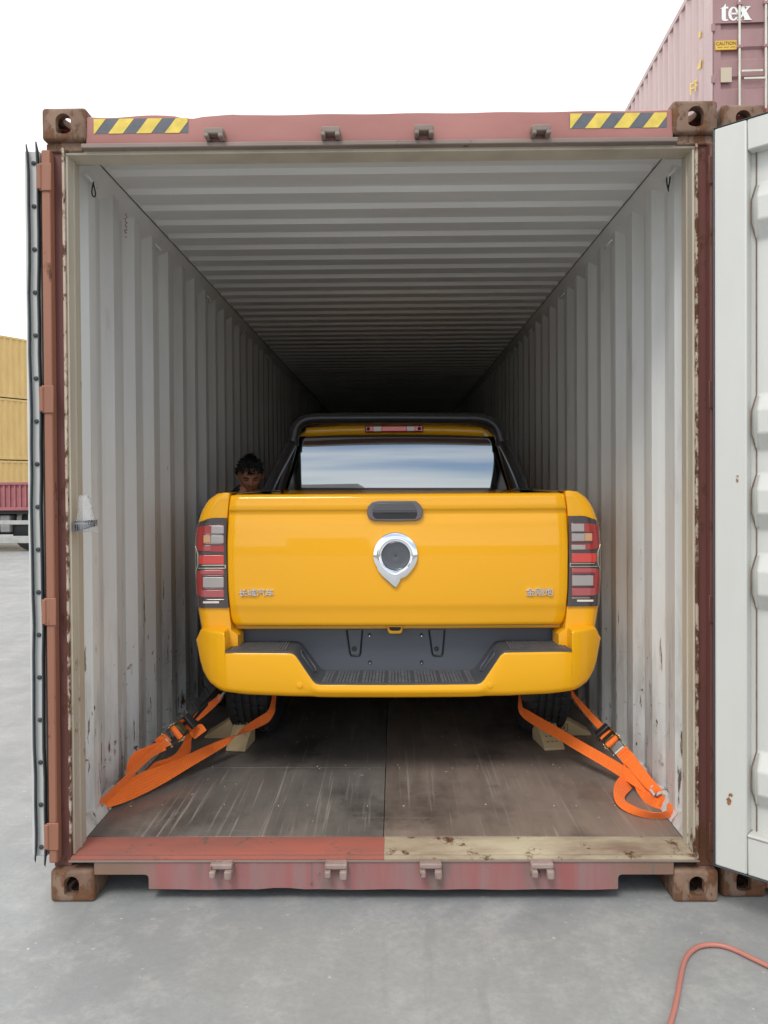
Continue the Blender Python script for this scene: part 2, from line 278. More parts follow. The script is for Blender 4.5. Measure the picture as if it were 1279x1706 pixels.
def glassmat(name, tint, k):
    mt, t, b = newmat(name)
    b.inputs['Base Color'].default_value = tint; b.inputs['Roughness'].default_value = .02; b.inputs['Metallic'].default_value = k
    b.inputs['Coat Weight'].default_value = 1; b.inputs['Coat Roughness'].default_value = .0
    return mt
M['rear_glass'] = glassmat('mirror_tinted_glass', (.34, .37, .39, 1), .92)
M['side_glass'] = glassmat('dark_side_glass', (.03, .035, .04, 1), .1)
def bagmat():
    mt, t, b = newmat('clear_film')
    b.inputs['Base Color'].default_value = (.93, .94, .97, 1); b.inputs['Roughness'].default_value = .12; b.inputs['Alpha'].default_value = .24
    n = t.nodes.new('ShaderNodeTexNoise'); n.inputs['Scale'].default_value = 26; bp = t.nodes.new('ShaderNodeBump'); bp.inputs['Strength'].default_value = 1; bp.inputs['Distance'].default_value = .01
    t.links.new(n.outputs[0], bp.inputs['Height']); t.links.new(bp.outputs[0], b.inputs['Normal']); return mt
M['film'] = bagmat()

# ------------------------------------------------------------------ mesh helpers
class MB:
    def __init__(s): s.v = []; s.f = []; s.mi = []; s.uv = {}
    def face(s, idx, mi=0): s.f.append(tuple(idx)); s.mi.append(mi)
    def add(s, vs, fs, mi=0):
        b = len(s.v); s.v += [Vector(x) for x in vs]
        for f in fs: s.face([b+i for i in f], mi)
        return b
    def box(s, x0, x1, y0, y1, z0, z1, mi=0):
        s.add([(x0,y0,z0),(x1,y0,z0),(x1,y1,z0),(x0,y1,z0),(x0,y0,z1),(x1,y0,z1),(x1,y1,z1),(x0,y1,z1)],
              [(0,3,2,1),(4,5,6,7),(0,1,5,4),(1,2,6,5),(2,3,7,6),(3,0,4,7)], mi); return s
    def prism(s, poly, vec, mi=0):      # poly: list of 3-D points, extruded along vec
        n = len(poly); p = [Vector(a) for a in poly]; vec = Vector(vec)
        s.add(p+[a+vec for a in p], [tuple(range(n))[::-1], tuple(range(n, 2*n))]+[(i, (i+1)%n, n+(i+1)%n, n+i) for i in range(n)], mi); return s
    def grid(s, rows, mi=0, closed=False):
        b = len(s.v); nc = len(rows[0])
        for r_ in rows: s.v += [Vector(p) for p in r_]
        for i in range(len(rows)-1):
            for j in range(nc if closed else nc-1):
                k = (j+1) % nc; s.face([b+i*nc+j, b+i*nc+k, b+(i+1)*nc+k, b+(i+1)*nc+j], mi)
        return b
    def tube(s, pts, r, seg=10, mi=0, cap=True):
        pts = [Vector(p) for p in pts]; rows = []; up = Vector((0, 0, 1)); prev = None
        for i, p in enumerate(pts):
            d = (pts[min(i+1, len(pts)-1)]-pts[max(i-1, 0)]).normalized()
            if prev is None:
                a = d.cross(up if abs(d.z) < .9 else Vector((1, 0, 0))).normalized()
            else:
                a = (prev-d*prev.dot(d)).normalized()
            prev = a; b_ = d.cross(a); rr = r[i] if isinstance(r, (list, tuple)) else r
            rows.append([p+a*math.cos(2*math.pi*k/seg)*rr+b_*math.sin(2*math.pi*k/seg)*rr for k in range(seg)])
        b = s.grid(rows, mi, True)
        if cap: s.face([b+k for k in range(seg)][::-1], mi); s.face([b+(len(rows)-1)*seg+k for k in range(seg)], mi)
        return s
    def lathe(s, prof, c, axis='x', seg=40, mi=0, close=False):  # prof: (along, radius)
        rows = []
        for a, r_ in prof:
            row = []
            for k in range(seg):
                t = 2*math.pi*k/seg; u, v = r_*math.cos(t), r_*math.sin(t)
                row.append({'x': (c[0]+a, c[1]+u, c[2]+v), 'y': (c[0]+u, c[1]+a, c[2]+v), 'z': (c[0]+u, c[1]+v, c[2]+a)}[axis])
            rows.append(row)
        if close: rows.append(rows[0])
        s.grid(rows, mi, True); return s
    def build(s, name, mats, parent=None, bevel=0, seg=2, smooth=None, loc=None, solid=0, fixn=True):
        if not isinstance(mats, (list, tuple)): mats = [mats]
        if parent is not None:
            q = parent; off = Vector((0, 0, 0))
            while q is not None: off += q.location; q = q.parent
        else:
            xs = [v.x for v in s.v]; ys = [v.y for v in s.v]; zs = [v.z for v in s.v]
            off = Vector(loc) if loc else Vector(((min(xs)+max(xs))/2, (min(ys)+max(ys))/2, min(zs)))
        me = bpy.data.meshes.new(name); me.from_pydata([v-off for v in s.v], [], s.f)
        for m_ in mats: me.materials.append(M[m_])
        for p, mi in zip(me.polygons, s.mi): p.material_index = mi
        if s.uv:
            ul = me.uv_layers.new(name='UVMap')
            for lp in me.loops:
                ul.data[lp.index].uv = s.uv.get(lp.vertex_index, (0, 0))
        if fixn:
            bm = bmesh.new(); bm.from_mesh(me); bmesh.ops.recalc_face_normals(bm, faces=bm.faces); bm.to_mesh(me); bm.free()
        if smooth is not None:
            for p in me.polygons: p.use_smooth = True
            if smooth < 180: me.set_sharp_from_angle(angle=R(smooth))
        me.update()
        o = bpy.data.objects.new(name, me); COL.objects.link(o)
        if parent is not None: o.parent = parent
        else: o.location = off
        if solid:
            md = o.modifiers.new('thickness', 'SOLIDIFY'); md.thickness = solid; md.offset = 0; es = o.modifiers.new('edges', 'EDGE_SPLIT'); es.split_angle = R(50)
        if bevel:
            md = o.modifiers.new('bevel', 'BEVEL'); md.width = bevel; md.segments = seg; md.limit_method = 'ANGLE'; md.angle_limit = R(35)
            if smooth is None:
                for p in me.polygons: p.use_smooth = True
                me.set_sharp_from_angle(angle=R(30)); md.harden_normals = False
        return o
def empty(name, loc, rz=0):
    o = bpy.data.objects.new(name, None); COL.objects.link(o); o.location = loc; o.rotation_euler = (0, 0, rz); o.empty_display_size = .1; return o
def tag(o, label=None, cat=None, group=None, kind=None):
    for k, v in (('label', label), ('category', cat), ('group', group), ('kind', kind)):
        if v: o[k] = v
    return o
def kids(o): return [c for c in bpy.data.objects if c.parent == o]
def copy_tree(o, parent=None):
    c = o.copy(); COL.objects.link(c)
    if parent is not None: c.parent = parent
    for ch in kids(o): copy_tree(ch, c)
    return c
def join_curve(pts, n=8):               # Catmull-Rom through tuples of numbers
    out_ = []; k = len(pts)
    for i in range(k-1):
        p0, p1, p2, p3 = pts[max(i-1, 0)], pts[i], pts[i+1], pts[min(i+2, k-1)]
        for j in range(n):
            t = j/n
            out_.append(tuple(.5*((2*b)+(-a+c)*t+(2*a-5*b+4*c-d)*t*t+(-a+3*b-3*c+d)*t**3) for a, b, c, d in zip(p0, p1, p2, p3)))
    out_.append(tuple(pts[-1])); return out_
def interp(tab, x):
    if x <= tab[0][0]: return tab[0][1]
    for (a, b), (c, d) in zip(tab, tab[1:]):
        if x <= c: return b+(d-b)*(x-a)/(c-a) if c > a else d
    return tab[-1][1]
def boolean(o, cutters):
    for mb in cutters:
        c = mb.build('cutter', 'under'); md = o.modifiers.new('cut', 'BOOLEAN'); md.object = c; md.operation = 'DIFFERENCE'; md.solver = 'EXACT'
        bpy.context.view_layer.update()
        dg = bpy.context.evaluated_depsgraph_get(); me = bpy.data.meshes.new_from_object(o.evaluated_get(dg))
        o.modifiers.clear(); o.data = me; bpy.data.objects.remove(c)
    return o
def textmesh(name, s, mat, parent, x0, x1, z0, z1, y, depth=.003, bold=0, kind=None):
    """letters standing on a plane facing -y, fitted into the box x0..x1, z0..z1"""
    cu = bpy.data.curves.new(name, 'FONT'); cu.body = s; cu.extrude = .02; cu.offset = bold; cu.resolution_u = 3
    o = bpy.data.objects.new(name, cu); COL.objects.link(o); bpy.context.view_layer.update()
    me = bpy.data.meshes.new_from_object(o.evaluated_get(bpy.context.evaluated_depsgraph_get())); bpy.data.objects.remove(o)
    xs = [v.co.x for v in me.vertices]; ys = [v.co.y for v in me.vertices]; zs = [v.co.z for v in me.vertices]
    ax, bx, ay, by, az, bz = min(xs), max(xs), min(ys), max(ys), min(zs), max(zs)
    mb = MB()
    vs = [(x0+(v.co.x-ax)/(bx-ax)*(x1-x0), y-(v.co.z-az)/(bz-az)*depth, z0+(v.co.y-ay)/(by-ay)*(z1-z0)) for v in me.vertices]
    mb.add(vs, [tuple(p.vertices) for p in me.polygons]); return mb.build(name, mat, parent)

# ------------------------------------------------------------------ ground
mb = MB(); mb.add([(-300, -300, 0), (300, -300, 0), (300, 300, 0), (-300, 300, 0)], [(0, 1, 2, 3)])
tag(mb.build('yard_ground', 'concrete', loc=(0, 0, 0)), 'pale grey concrete of the container yard', None, None, 'structure')

# ------------------------------------------------------------------ shipping container parts
HW, HT, LEN = 1.219, 2.896, 12.19
def casting(cx, z0, y0=0.0, dirx=1, diry=1, name='corner_casting', mat='rusty', parent=None, holes=True, by=None):
    """corner fitting: hollow block with rounded slots; cx = outer face x, dirx = +1 when the block grows to +x"""
    x0, x1 = sorted((cx, cx+dirx*.162)); ya, yb = sorted((y0, y0+diry*.178)); z1 = z0+.118
    if not holes: return MB().box(x0, x1, ya, yb, z0, z1).build(name, mat, parent, bevel=.012)
    b = MB().box(x0, x1, ya, yb, z0, z1); o = b.build(name, mat, None, loc=(0, 0, 0))
    md = o.modifiers.new('bevel', 'BEVEL'); md.width = .013; md.segments = 3
    top = z0 > 1; cuts = [MB().box(x0+.026, x1-.026, ya+.026, yb-.026, z0+.024, z1-.024)]
    cxm = (x0+x1)/2-dirx*.002; zc = (z0+z1)/2
    slot = [(cxm+math.cos(t)*.028, zc+(.010+.027*math.sin(t) if math.sin(t) >= 0 else -.024+.012*math.sin(t))) for t in [math.pi*2*k/24 for k in range(24)]]
    cuts.append(MB().prism([(a, ya-.05 if diry > 0 else yb-.05, c) for a, c in slot], (0, .1, 0)))
    ym = (ya+yb)/2
    slot2 = [(ym+math.cos(t)*.038, zc+math.sin(t)*.027) for t in [math.pi*2*k/24 for k in range(24)]]
    xs = cx-dirx*.05
    cuts.append(MB().prism([(xs, a, c) for a, c in slot2], (dirx*.1, 0, 0)))
    slot3 = [(cxm+math.cos(t)*.030, ym+math.sin(t)*.05) for t in [math.pi*2*k/24 for k in range(24)]]
    zz = (z1-.05) if top else (z0-.05)
    cuts.append(MB().prism([(a, c, zz) for a, c in slot3], (0, 0, .1)))
    boolean(o, cuts)
    if parent is not None:
        off = parent.location; o.data.transform(Matrix.Translation(-off)); o.location = (0, 0, 0); o.parent = parent
    o.data.materials.clear(); o.data.materials.append(M[mat])
    for p in o.data.polygons: p.use_smooth = True; p.material_index = 0
    o.data.set_sharp_from_angle(angle=R(35))
    return o
def corrugation(y0, y1, xin, xout, start=0.0):
    """(y, x) points of a trapezoidal corrugated sheet"""
    pts = []; y = y0
    seq = [(.072, 'in'), (.068, None), (.070, 'out'), (.068, None)]; cur = 'in'; pts.append((y, xin)); i = 0
    while y < y1:
        w_, st = seq[i % 4]; y += w_
        if i % 4 == 0: pts.append((y, xin))
        elif i % 4 == 1: pts.append((y, xout))
        elif i % 4 == 2: pts.append((y, xout))
        else: pts.append((y, xin))
        i += 1
    pts = [(min(a, y1), b) for a, b in pts]; return pts
def sheet(profile, z0, z1, mir=1, jig=0):
    mb = MB(); rows = []
    nz = 5 if jig else 1
    for k in range(nz+1):
        z = z0+(z1-z0)*k/nz
        rows.append([(mir*(x+(random.uniform(-jig, jig) if jig else 0)), y, z) for y, x in profile])
    mb.grid(rows); return mb

C0 = empty('shipping_container', (0, 0, 0))
tag(C0, 'open red and white shipping container holding the yellow pickup, rusty frame', 'shipping container')
# corner castings
for sx_ in (-1, 1):
    for z0 in (0, HT-.118):
        casting(sx_*HW, z0, 0, -sx_, 1, parent=C0)
        casting(sx_*HW, z0, LEN, -sx_, -1, parent=C0, holes=False)
# side walls (inner skin, outer skin)
prof = [(.145, 1.150), (.150, 1.163), (.165, 1.169), (.18, 1.165), (.195, 1.150+.03), (.205, 1.200), (.26, 1.206)] + [(a, b) for a, b in corrugation(.31, 11.95, 1.172, 1.206)]
for s in (-1, 1):
    sheet(prof, .16, 2.80, s).build('side_wall', 'interior', C0, smooth=25)
    sheet([(a, b+.004) for a, b in prof if a > .21], .16, 2.80, s).build('outer_side_panel', 'outer', C0)
    # sloped gusset between wall and roof, top rail and bottom rail
    mb = MB(); mb.prism([(s*1.140, .12, 2.838), (s*1.146, .12, 2.845), (s*1.218, .12, 2.758), (s*1.210, .12, 2.745)], (0, 11.9, 0))
    mb.build('top_rail_gusset', 'ceiling', C0)
    MB().tube([(s*1.140, .13, 2.834), (s*1.140, 11.9, 2.834)], .0026, 6).build('roof_seam', 'seam_dark', C0, smooth=60)
    MB().box(*sorted((s*1.213, s*1.2185)), .178, LEN-.178, 2.762, 2.88).build('top_side_rail', 'outer', C0, bevel=.004)
    MB().box(*sorted((s*1.175, s*1.2175)), .178, LEN-.178, .03, .163).build('bottom_side_rail', 'outer', C0, bevel=.004)
    # low kick plate along the wall foot
    MB().prism([(s*1.150, .16, .164), (s*1.2, .16, .164), (s*1.2, .16, .215), (s*1.178, .16, .215)], (0, 11.7, 0)).build('floor_edge_strip', 'interior', C0)
# roof: transverse corrugations
rows = []; y = .125; pz = []
pz.append((.10, 2.834)); pz.append((.30, 2.834)); y = .38
while y < 11.9:
    pz += [(y, 2.834), (y+.020, 2.854), (y+.085, 2.854), (y+.105, 2.834)]; y += .209
pz.append((12.0, 2.834))
mb = MB(); xs = [-1.1425, -1.137, 0, 1.137, 1.1425]
mb.grid([[(x, a, (z if abs(x) < 1.14 else 2.834)) for a, z in pz] for x in xs]); mb.build('roof_panel', 'ceiling', C0, smooth=25)
mb = MB(); mb.grid([[(x, a, z+.006) for a, z in ((.1, 2.856), (12.0, 2.856))] for x in (-1.219+.006, 1.213)]); mb.build('roof_skin', 'outer', C0)
MB().box(-1.212, 1.212, 11.93, 12.0, .12, 2.866).build('front_wall', 'interior', C0)
# header
zt0, zt1 = 2.752, 2.872
mb = MB(); n = 60; rows = []
for i in range(n+1):
    x = -1.06+2.12*i/n; dz = -.004*math.sin(i*.7)*(1 if i < 16 else .3)-(.006 if 9 < i < 12 else 0)
    rows.append([(x, .012, zt0+.012), (x, .010, zt0+.03), (x, .012, zt1-.008+dz), (x, .026, zt1+dz), (x, .12, zt1+dz), (x, .12, zt0+.012), (x, .012, zt0+.012)])
mb.grid(rows); mb.build('door_header', 'header', C0, smooth=35)
MB().box(-1.075, 1.075, -.004, .03, zt0-.006, zt0+.012).build('header_lip', 'lip_steel', C0, bevel=.004)
MB().box(-1.158, 1.158, .03, .125, zt0-.016, zt0+.010).build('header_seal_plate', 'cream', C0, bevel=.003)
for s in (-1, 1):  # dark infill blocks below the top castings
    MB().box(*sorted((s*1.075, s*1.207)), .022, .15, zt0-.008, zt0+.028).build('header_end_block', 'rusty', C0, bevel=.006)
# hazard stickers
for (xa, xb, ya, yb, first) in ((155, 313, 198, 221, 1), (949, 1111, 189, 212, 0)):
    a = P(xa, ya, .008); b = P(xb, yb, .008); tilt = (P(xb, 0, .008).z-P(xa, 0, .008).z)
    mb = MB(); z1, z0 = a.z, b.z+.0
    mb.add([(a.x, .0095, z0), (b.x, .0095, z0), (b.x, .0095, z1), (a.x, .0095, z1)], [(0, 1, 2, 3)], 0)
    wd = (b.x-a.x); h = z1-z0; per = wd*.298
    for k in range(-1, 5):
        q0 = a.x+.156*wd+(k-1)*per; pts = [(q0, z0), (q0+.155*wd, z0), (q0+.275*wd, z1), (q0+.12*wd, z1)]
        # clip to the sticker
        def clip(poly, xl, keep):
            o_ = []
            for (p, q) in zip(poly, poly[1:]+poly[:1]):
                i1, i2 = (p[0] >= xl) == keep, (q[0] >= xl) == keep
                if i1: o_.append(p)
                if i1 != i2:
                    t = (xl-p[0])/(q[0]-p[0]); o_.append((xl, p[1]+t*(q[1]-p[1])))
            return o_
        pts = clip(pts, a.x+.001, True)
        if len(pts) > 2: pts = clip(pts, b.x-.001, False)
        if len(pts) > 2: mb.add([(x, .0085, z) for x, z in pts], [tuple(range(len(pts)))], 1)
    mb.build('hazard_sticker', ['stripe_k', 'stripe_y'], C0, fixn=False)['label'] = 'yellow and black striped sticker on the header'
# cam keepers
def keeper(px, py, top):
    p = P(px, py, -.01); mb = MB(); x, z = p.x, p.z
    if top:
        mb.box(x-.034, x+.034, -.030, .010, z-.006, z+.018); mb.box(x-.034, x-.018, -.042, .010, z-.022, z-.006); mb.box(x+.016, x+.034, -.042, .010, z-.022, z-.006); mb.box(x-.014, x+.014, -.004, .010, z+.018, z+.030)
    else:
        mb.box(x-.040, x+.040, -.034, .008, z+.006, z+.026); mb.box(x-.040, x-.018, -.048, .008, z-.020, z+.006); mb.box(x+.014, x+.040, -.048, .008, z-.026, z+.006)
    mb.build('cam_keeper', 'keeper' if not top else 'lip_steel', C0, bevel=.005)
for px, py in ((358, 224), (551, 222), (706, 219), (900, 219)): keeper(px, py, True)
for px, py in ((370, 1447), (560, 1447), (717, 1446), (902, 1446)): keeper(px, py, False)
# rear posts
for s in (-1, 1):
    def bx_(x0, x1, *a): return MB().box(*sorted((s*x0, s*x1)), *a)
    MB().box(*sorted((s*1.150, s*1.216)), .032, .15, .118, 2.778).build('corner_post', 'maroon', C0, bevel=.003)
    MB().box(*sorted((s*1.146, s*1.156)), .020, .034, .15, 2.76).build('post_lip', 'chipped', C0, bevel=.003)
    MB().box(*sorted((s*1.140, s*1.150)), .034, .1455, .16, 2.745).build('seal_plate', 'cream', C0, bevel=.003)
    MB().box(*sorted((s*1.1355, s*1.141)), .085, .092, .16, 2.745).build('seal_bead', 'cream', C0)
    MB().box(*sorted((s*1.185, s*1.217)), -.012, .031, .15, 2.74).build('hinge_channel', 'salmon' if s < 0 else 'maroon', C0, bevel=.006)
    for z in (.25, 1.07, 1.84, 2.64):
        k = MB().box(*sorted((s*1.178, s*1.222)), -.018, -.0122, z-.05, z+.05).tube([(s*1.221, -.014, z-.045), (s*1.221, -.014, z+.045)], .010, 12)
        k.build('hinge', 'salmon' if s < 0 else 'maroon', C0, bevel=.003)
# sill
xl = P(247, 1470, .004).x; xr = P(1030, 1470, .004).x
MB().box(-1.06, 1.06, .012, .17, .100, .150).build('door_sill', 'under', C0, bevel=.004)
pl_ = [(-1.058, .151), (-1.058, .100), (xl-.012, .100), (xl-.003, .096), (xl, .088), (xl, .047)]
n = 30
for i in range(1, n):
    x = xl+(xr-xl)*i/n; pl_.append((x, .045+.0015*math.sin(i*1.3)+(.007 if i in (8, 9) else 0)))
pl_ += [(xr, .047), (xr, .088), (xr+.003, .096), (xr+.012, .100), (1.058, .100), (1.058, .151)]
MB().prism([(x, .004, z) for x, z in pl_], (0, .007, 0)).build('sill_face_plate', 'frontsill', C0, bevel=.002)
MB().box(xl, xl+.006, .0115, .2, .045, .0995).build('sill_end', 'rusty', C0); MB().box(xr-.006, xr, .0115, .2, .045, .0995).build('sill_end', 'rusty', C0)
MB().box(-1.15, 1.15, -.001, .0039, .1475, .1545).build('sill_lip', 'lip_steel', C0, bevel=.0015)
xm = P(640, 1400, .1).x
for a, b, mt in ((-1.145, xm, 'red_sill'), (xm+.0005, 1.145, 'cream_sill')):
    mb = MB(); mb.prism([(a, .005, .1515), (a, .005, .158), (a, .022, .163), (a, .036, .159), (a, .05, .1635), (a, .168, .1655), (a, .168, .1515)], (b-a, 0, 0))
    o = mb.build('threshold_plate', mt, C0, smooth=20)
    o['label'] = 'red painted half of the threshold' if mt == 'red_sill' else 'worn cream half of the threshold'
# floor boards
xc = P(639, 1390, .2).x
def board(x0, x1, y0, y1, mt):
    MB().box(x0+.0015, x1-.0015, y0+.002, y1-.002, .138, .166+random.uniform(-.0008, .0008)).build('floor_board', mt, C0, bevel=.0015, seg=1)
ys = [.171, .905, 3.3, 5.7, 8.1, 10.5, 12.0]
for i in range(6): board(-1.149, xc, ys[i], ys[i+1], 'ply_dark')
ys = [.171, 2.2, 4.6, 7.0, 9.4, 12.0]
for i in range(5): board(xc, 1.149, ys[i], ys[i+1], 'ply_brown' if i == 0 else 'ply_dark')
mb = MB()
for y in (.885, .925, 1.35, 1.8, 2.25, .46, 3.32):
    for i in range(18):
        x = -1.08+i*.127+random.uniform(-.02, .02)
        if random.random() < .35: continue
        r_ = random.uniform(.002, .0042)
        mb.lathe([(0, 0.0001), (.0012, r_*.9), (0, r_)], (x, y+random.uniform(-.01, .01), .1672), 'z', 8)
for i in range(60):
    x = random.uniform(-1, 1); y = random.uniform(.3, 2.2); a = random.uniform(0, 3.14); l_ = random.uniform(.002, .009)
    c, s_ = math.cos(a)*l_, math.sin(a)*l_
    mb.prism([(x-c, y-s_, .1673), (x+s_*.3, y-c*.3, .1673), (x+c, y+s_, .1673), (x-s_*.3, y+c*.3, .1673)], (0, 0, .001))
o = mb.build('floor_screws', 'galv', C0); o['kind'] = 'stuff'
# cross members under the floor
for i in range(38):
    y = .3+i*.31
    MB().box(-1.174, 1.174, y, y+.045, .045, .1375).build('cross_member', 'under', C0)
# lashing rings along the top rail and floor edge
def ring(s, y, z, loop=False):
    mb = MB(); x = s*1.16
    mb.tube([(x, y-.045, z+.02), (x-s*.018, y-.03, z), (x-s*.018, y+.03, z), (x, y+.045, z+.02)], .0065, 8)
    o = mb.build('lashing_ring', 'interior', C0, smooth=60)
    if loop:
        q = []
        for k in range(17):
            t = k/16*2*math.pi; q.append((x-s*.02+math.sin(t*2)*.003, y-.015+math.sin(t)*.014, z-.028-math.cos(t)*.030))
        MB().tube(q, .0028, 6).build('wire_loop', 'under', o, smooth=60)
for s in (-1, 1):
    for k, y in enumerate((.30, 1.20, 2.3, 3.5, 4.7, 5.9, 7.1)): ring(s, y, 2.735, k == 0)
for s in (-1, 1):
    for y in (.49, 1.6, 2.8): ring(s, y, .205)
# red wax marks on the left wall
mb = MB(); p = P(212, 385, .82)
for i in range(7):
    zz = p.z+.05-i*.016; yy = .75+random.uniform(-.012, .012); xx = -1.1705
    mb.tube([(xx, yy-.012, zz+random.uniform(-.008, .008)), (xx, yy, zz-.005), (xx, yy+.014, zz+random.uniform(-.008, .01))], .0018, 5)
mb.build('red_marking', 'red_mark', C0)

# ------------------------------------------------------------------ doors
# left door: folded right round along the outside of the wall, hinge edge facing the camera
dl = MB(); xo, xi_ = -1.289, -1.232
dl.box(xo, xi_, .012, 1.17, .165, 2.745); DL = dl.build('folded_door', 'white_door', C0, bevel=.004); DL['label'] = 'door folded back along the outside of the left wall'
def fin(x, dx, y0, w0, z0, z1, name='door_gasket'):
    mb = MB(); rows = []
    for k in range(25):
        t = k/24; z = z0+(z1-z0)*t; wob = .0018*math.sin(t*23)+.0012*math.sin(t*61)
        pinch = 1
        rows.append([(x+wob, y0, z), (x+dx*.4+wob, y0-w0*.8, z), (x+dx+wob, y0-w0*pinch, z), (x+dx*.8+wob, y0-.001, z)])
    rows[0] = [(a, b, c+.02*j) for j, (a, b, c) in enumerate(rows[0])]; rows[-1] = [(a, b, c-.012*j) for j, (a, b, c) in enumerate(rows[-1])]
    mb.grid(rows, 0, True); mb.build(name, 'gasket', DL, smooth=50)
fin(-1.276, .010, .011, .022, .140, 2.772); fin(-1.240, .011, .011, .026, .125, 2.780)
for k in range(17):
    z = .2+k*2.5/16.0
    MB().lathe([(0, .0085), (-.004, .0075), (-.006, .004), (-.0065, .0002)], (-1.2535, .0115, z), 'y', 12).build('rivet', 'gasket', DL, smooth=40)
for k in range(2):   # locking rods on the folded door's outer face (towards the wall)
    MB().tube([(-1.228, .35+k*.45, .10), (-1.228, .35+k*.45, 2.80)], .010, 10).build('lock_rod', 'galv', DL, smooth=60)

# right door: swung open about 138 degrees, inner face towards the camera
HX, HY = P(1190, 800, -.085).x, -.085
dirv = Vector((.743, -.669, 0)); nrm = Vector((-.669, -.743, 0))      # along the leaf, and out of its inner face
def dp(u, z, n_=0.0): return Vector((HX, HY, 0))+dirv*u+nrm*n_+Vector((0, 0, z))
ZB, ZT = P(1190, 1441, HY).z, P(1190, 215, HY).z
W = 1.155; TH = .052
mb = MB()
def dbox(mb, u0, u1, z0, z1, n0, n1):
    mb.add([dp(u0, z0, n1), dp(u1, z0, n1), dp(u1, z0, n0), dp(u0, z0, n0), dp(u0, z1, n1), dp(u1, z1, n1), dp(u1, z1, n0), dp(u0, z1, n0)],
           [(0,3,2,1),(4,5,6,7),(0,1,5,4),(1,2,6,5),(2,3,7,6),(3,0,4,7)])
ST = .108
dbox(mb, 0, ST, ZB, ZT, -TH, 0)
DR = mb.build('open_door', 'white_door', C0, bevel=.006, seg=3); DR['label'] = 'white door leaf swung open on the right'
mb = MB(); dbox(mb, W-.10, W, ZB, ZT, -TH, 0); mb.build('door_stile', 'white_door', DR, bevel=.005)
mb = MB(); dbox(mb, ST+.001, W-.101, ZT-.105, ZT, -TH, -.001); mb.build('door_rail', 'white_door', DR, bevel=.005)
mb = MB(); dbox(mb, ST+.001, W-.101, ZB, ZB+.13, -TH, -.001); dbox(mb, ST+.001, W-.101, ZB+.1305, ZB+.142, -TH, .004); mb.build('door_rail', 'white_door', DR, bevel=.005)
ribs = [P(1250, y, HY-.1).z for y in (345, 702, 836, 972, 1306)]
zz = [(ZB+.142, 0)]
for zc in sorted(ribs): zz += [(zc-.098, 0), (zc-.040, .034), (zc+.040, .034), (zc+.095, 0)]
zz.append((ZT-.105, 0))
zz2 = [zz[0]]
for a in zz[1:]:
    if a[0] > zz2[-1][0]+.004: zz2.append(a)
us = [ST+.0, ST+.014, ST+.034, W-.15, W-.10]
rows = []
for k, u in enumerate(us):
    fct = [.15, .30, 1, 1, 0][k]
    rows.append([dp(u, z, -.046+d*1.38*fct) for z, d in zz2])
mb = MB(); mb.grid(rows); mb.build('door_panel', 'white_door', DR, bevel=.006, seg=3)
rows = [[dp(ST+.002, z, -.049) for z, d in zz2], [dp(W-.1, z, -.049) for z, d in zz2]]
mb = MB(); mb.grid(rows); mb.build('door_outer_skin', 'outer', DR)
for (px, py, sc_) in ((1215, 1328, 1.0), (1228, 798, .45)):   # rust breaking through on the stile
    d_ = (_f + _r*((px-PPX)/FPX) - _u*((py-PPY)/FPX)); t_ = (Vector((HX, HY, 0))-CAM).dot(nrm)/d_.dot(nrm); q0 = CAM+d_*t_; mb = MB()
    for k in range(9):
        u, v = random.uniform(-.008, .008)*sc_, random.uniform(-.022, .026)*sc_; a, b = random.uniform(.003, .007)*sc_, random.uniform(.004, .012)*sc_
        c_ = q0+dirv*u+Vector((0, 0, v))+nrm*(.0006+k*.0001); mb.add([c_-dirv*a, c_-Vector((0, 0, b)), c_+dirv*a*.8, c_+Vector((0, 0, b*.9))], [(0, 1, 2, 3)])
    mb.build('rust_stain', 'rust_run', DR)['kind'] = 'stuff'
mb = MB(); mb.tube([dp(ST+.018-.012*(d/.034), z, -.0425+d*.41) for z, d in zz2], .0022, 6); mb.build('weld_seam', 'rust_line', DR, smooth=60)
mb = MB(); dbox(mb, -.005, 0, ZB-.006, ZT+.003, -TH, .001); mb.build('door_gasket', 'gasket', DR, bevel=.002)
mb = MB(); dbox(mb, -.005, W+.005, ZT+.0005, ZT+.004, -TH, .001); mb.build('door_gasket', 'gasket', DR, bevel=.002)
mb = MB(); dbox(mb, 0.0, W, ZB-.005, ZB-.0005, -TH, .001); mb.build('door_gasket', 'gasket', DR, bevel=.002)
for u in (.35, .85):
    mb = MB(); mb.tube([dp(u, ZB-.07, -TH-.03), dp(u, ZT+.05, -TH-.03)], .014, 10); mb.build('lock_rod', 'galv', DR, smooth=60)

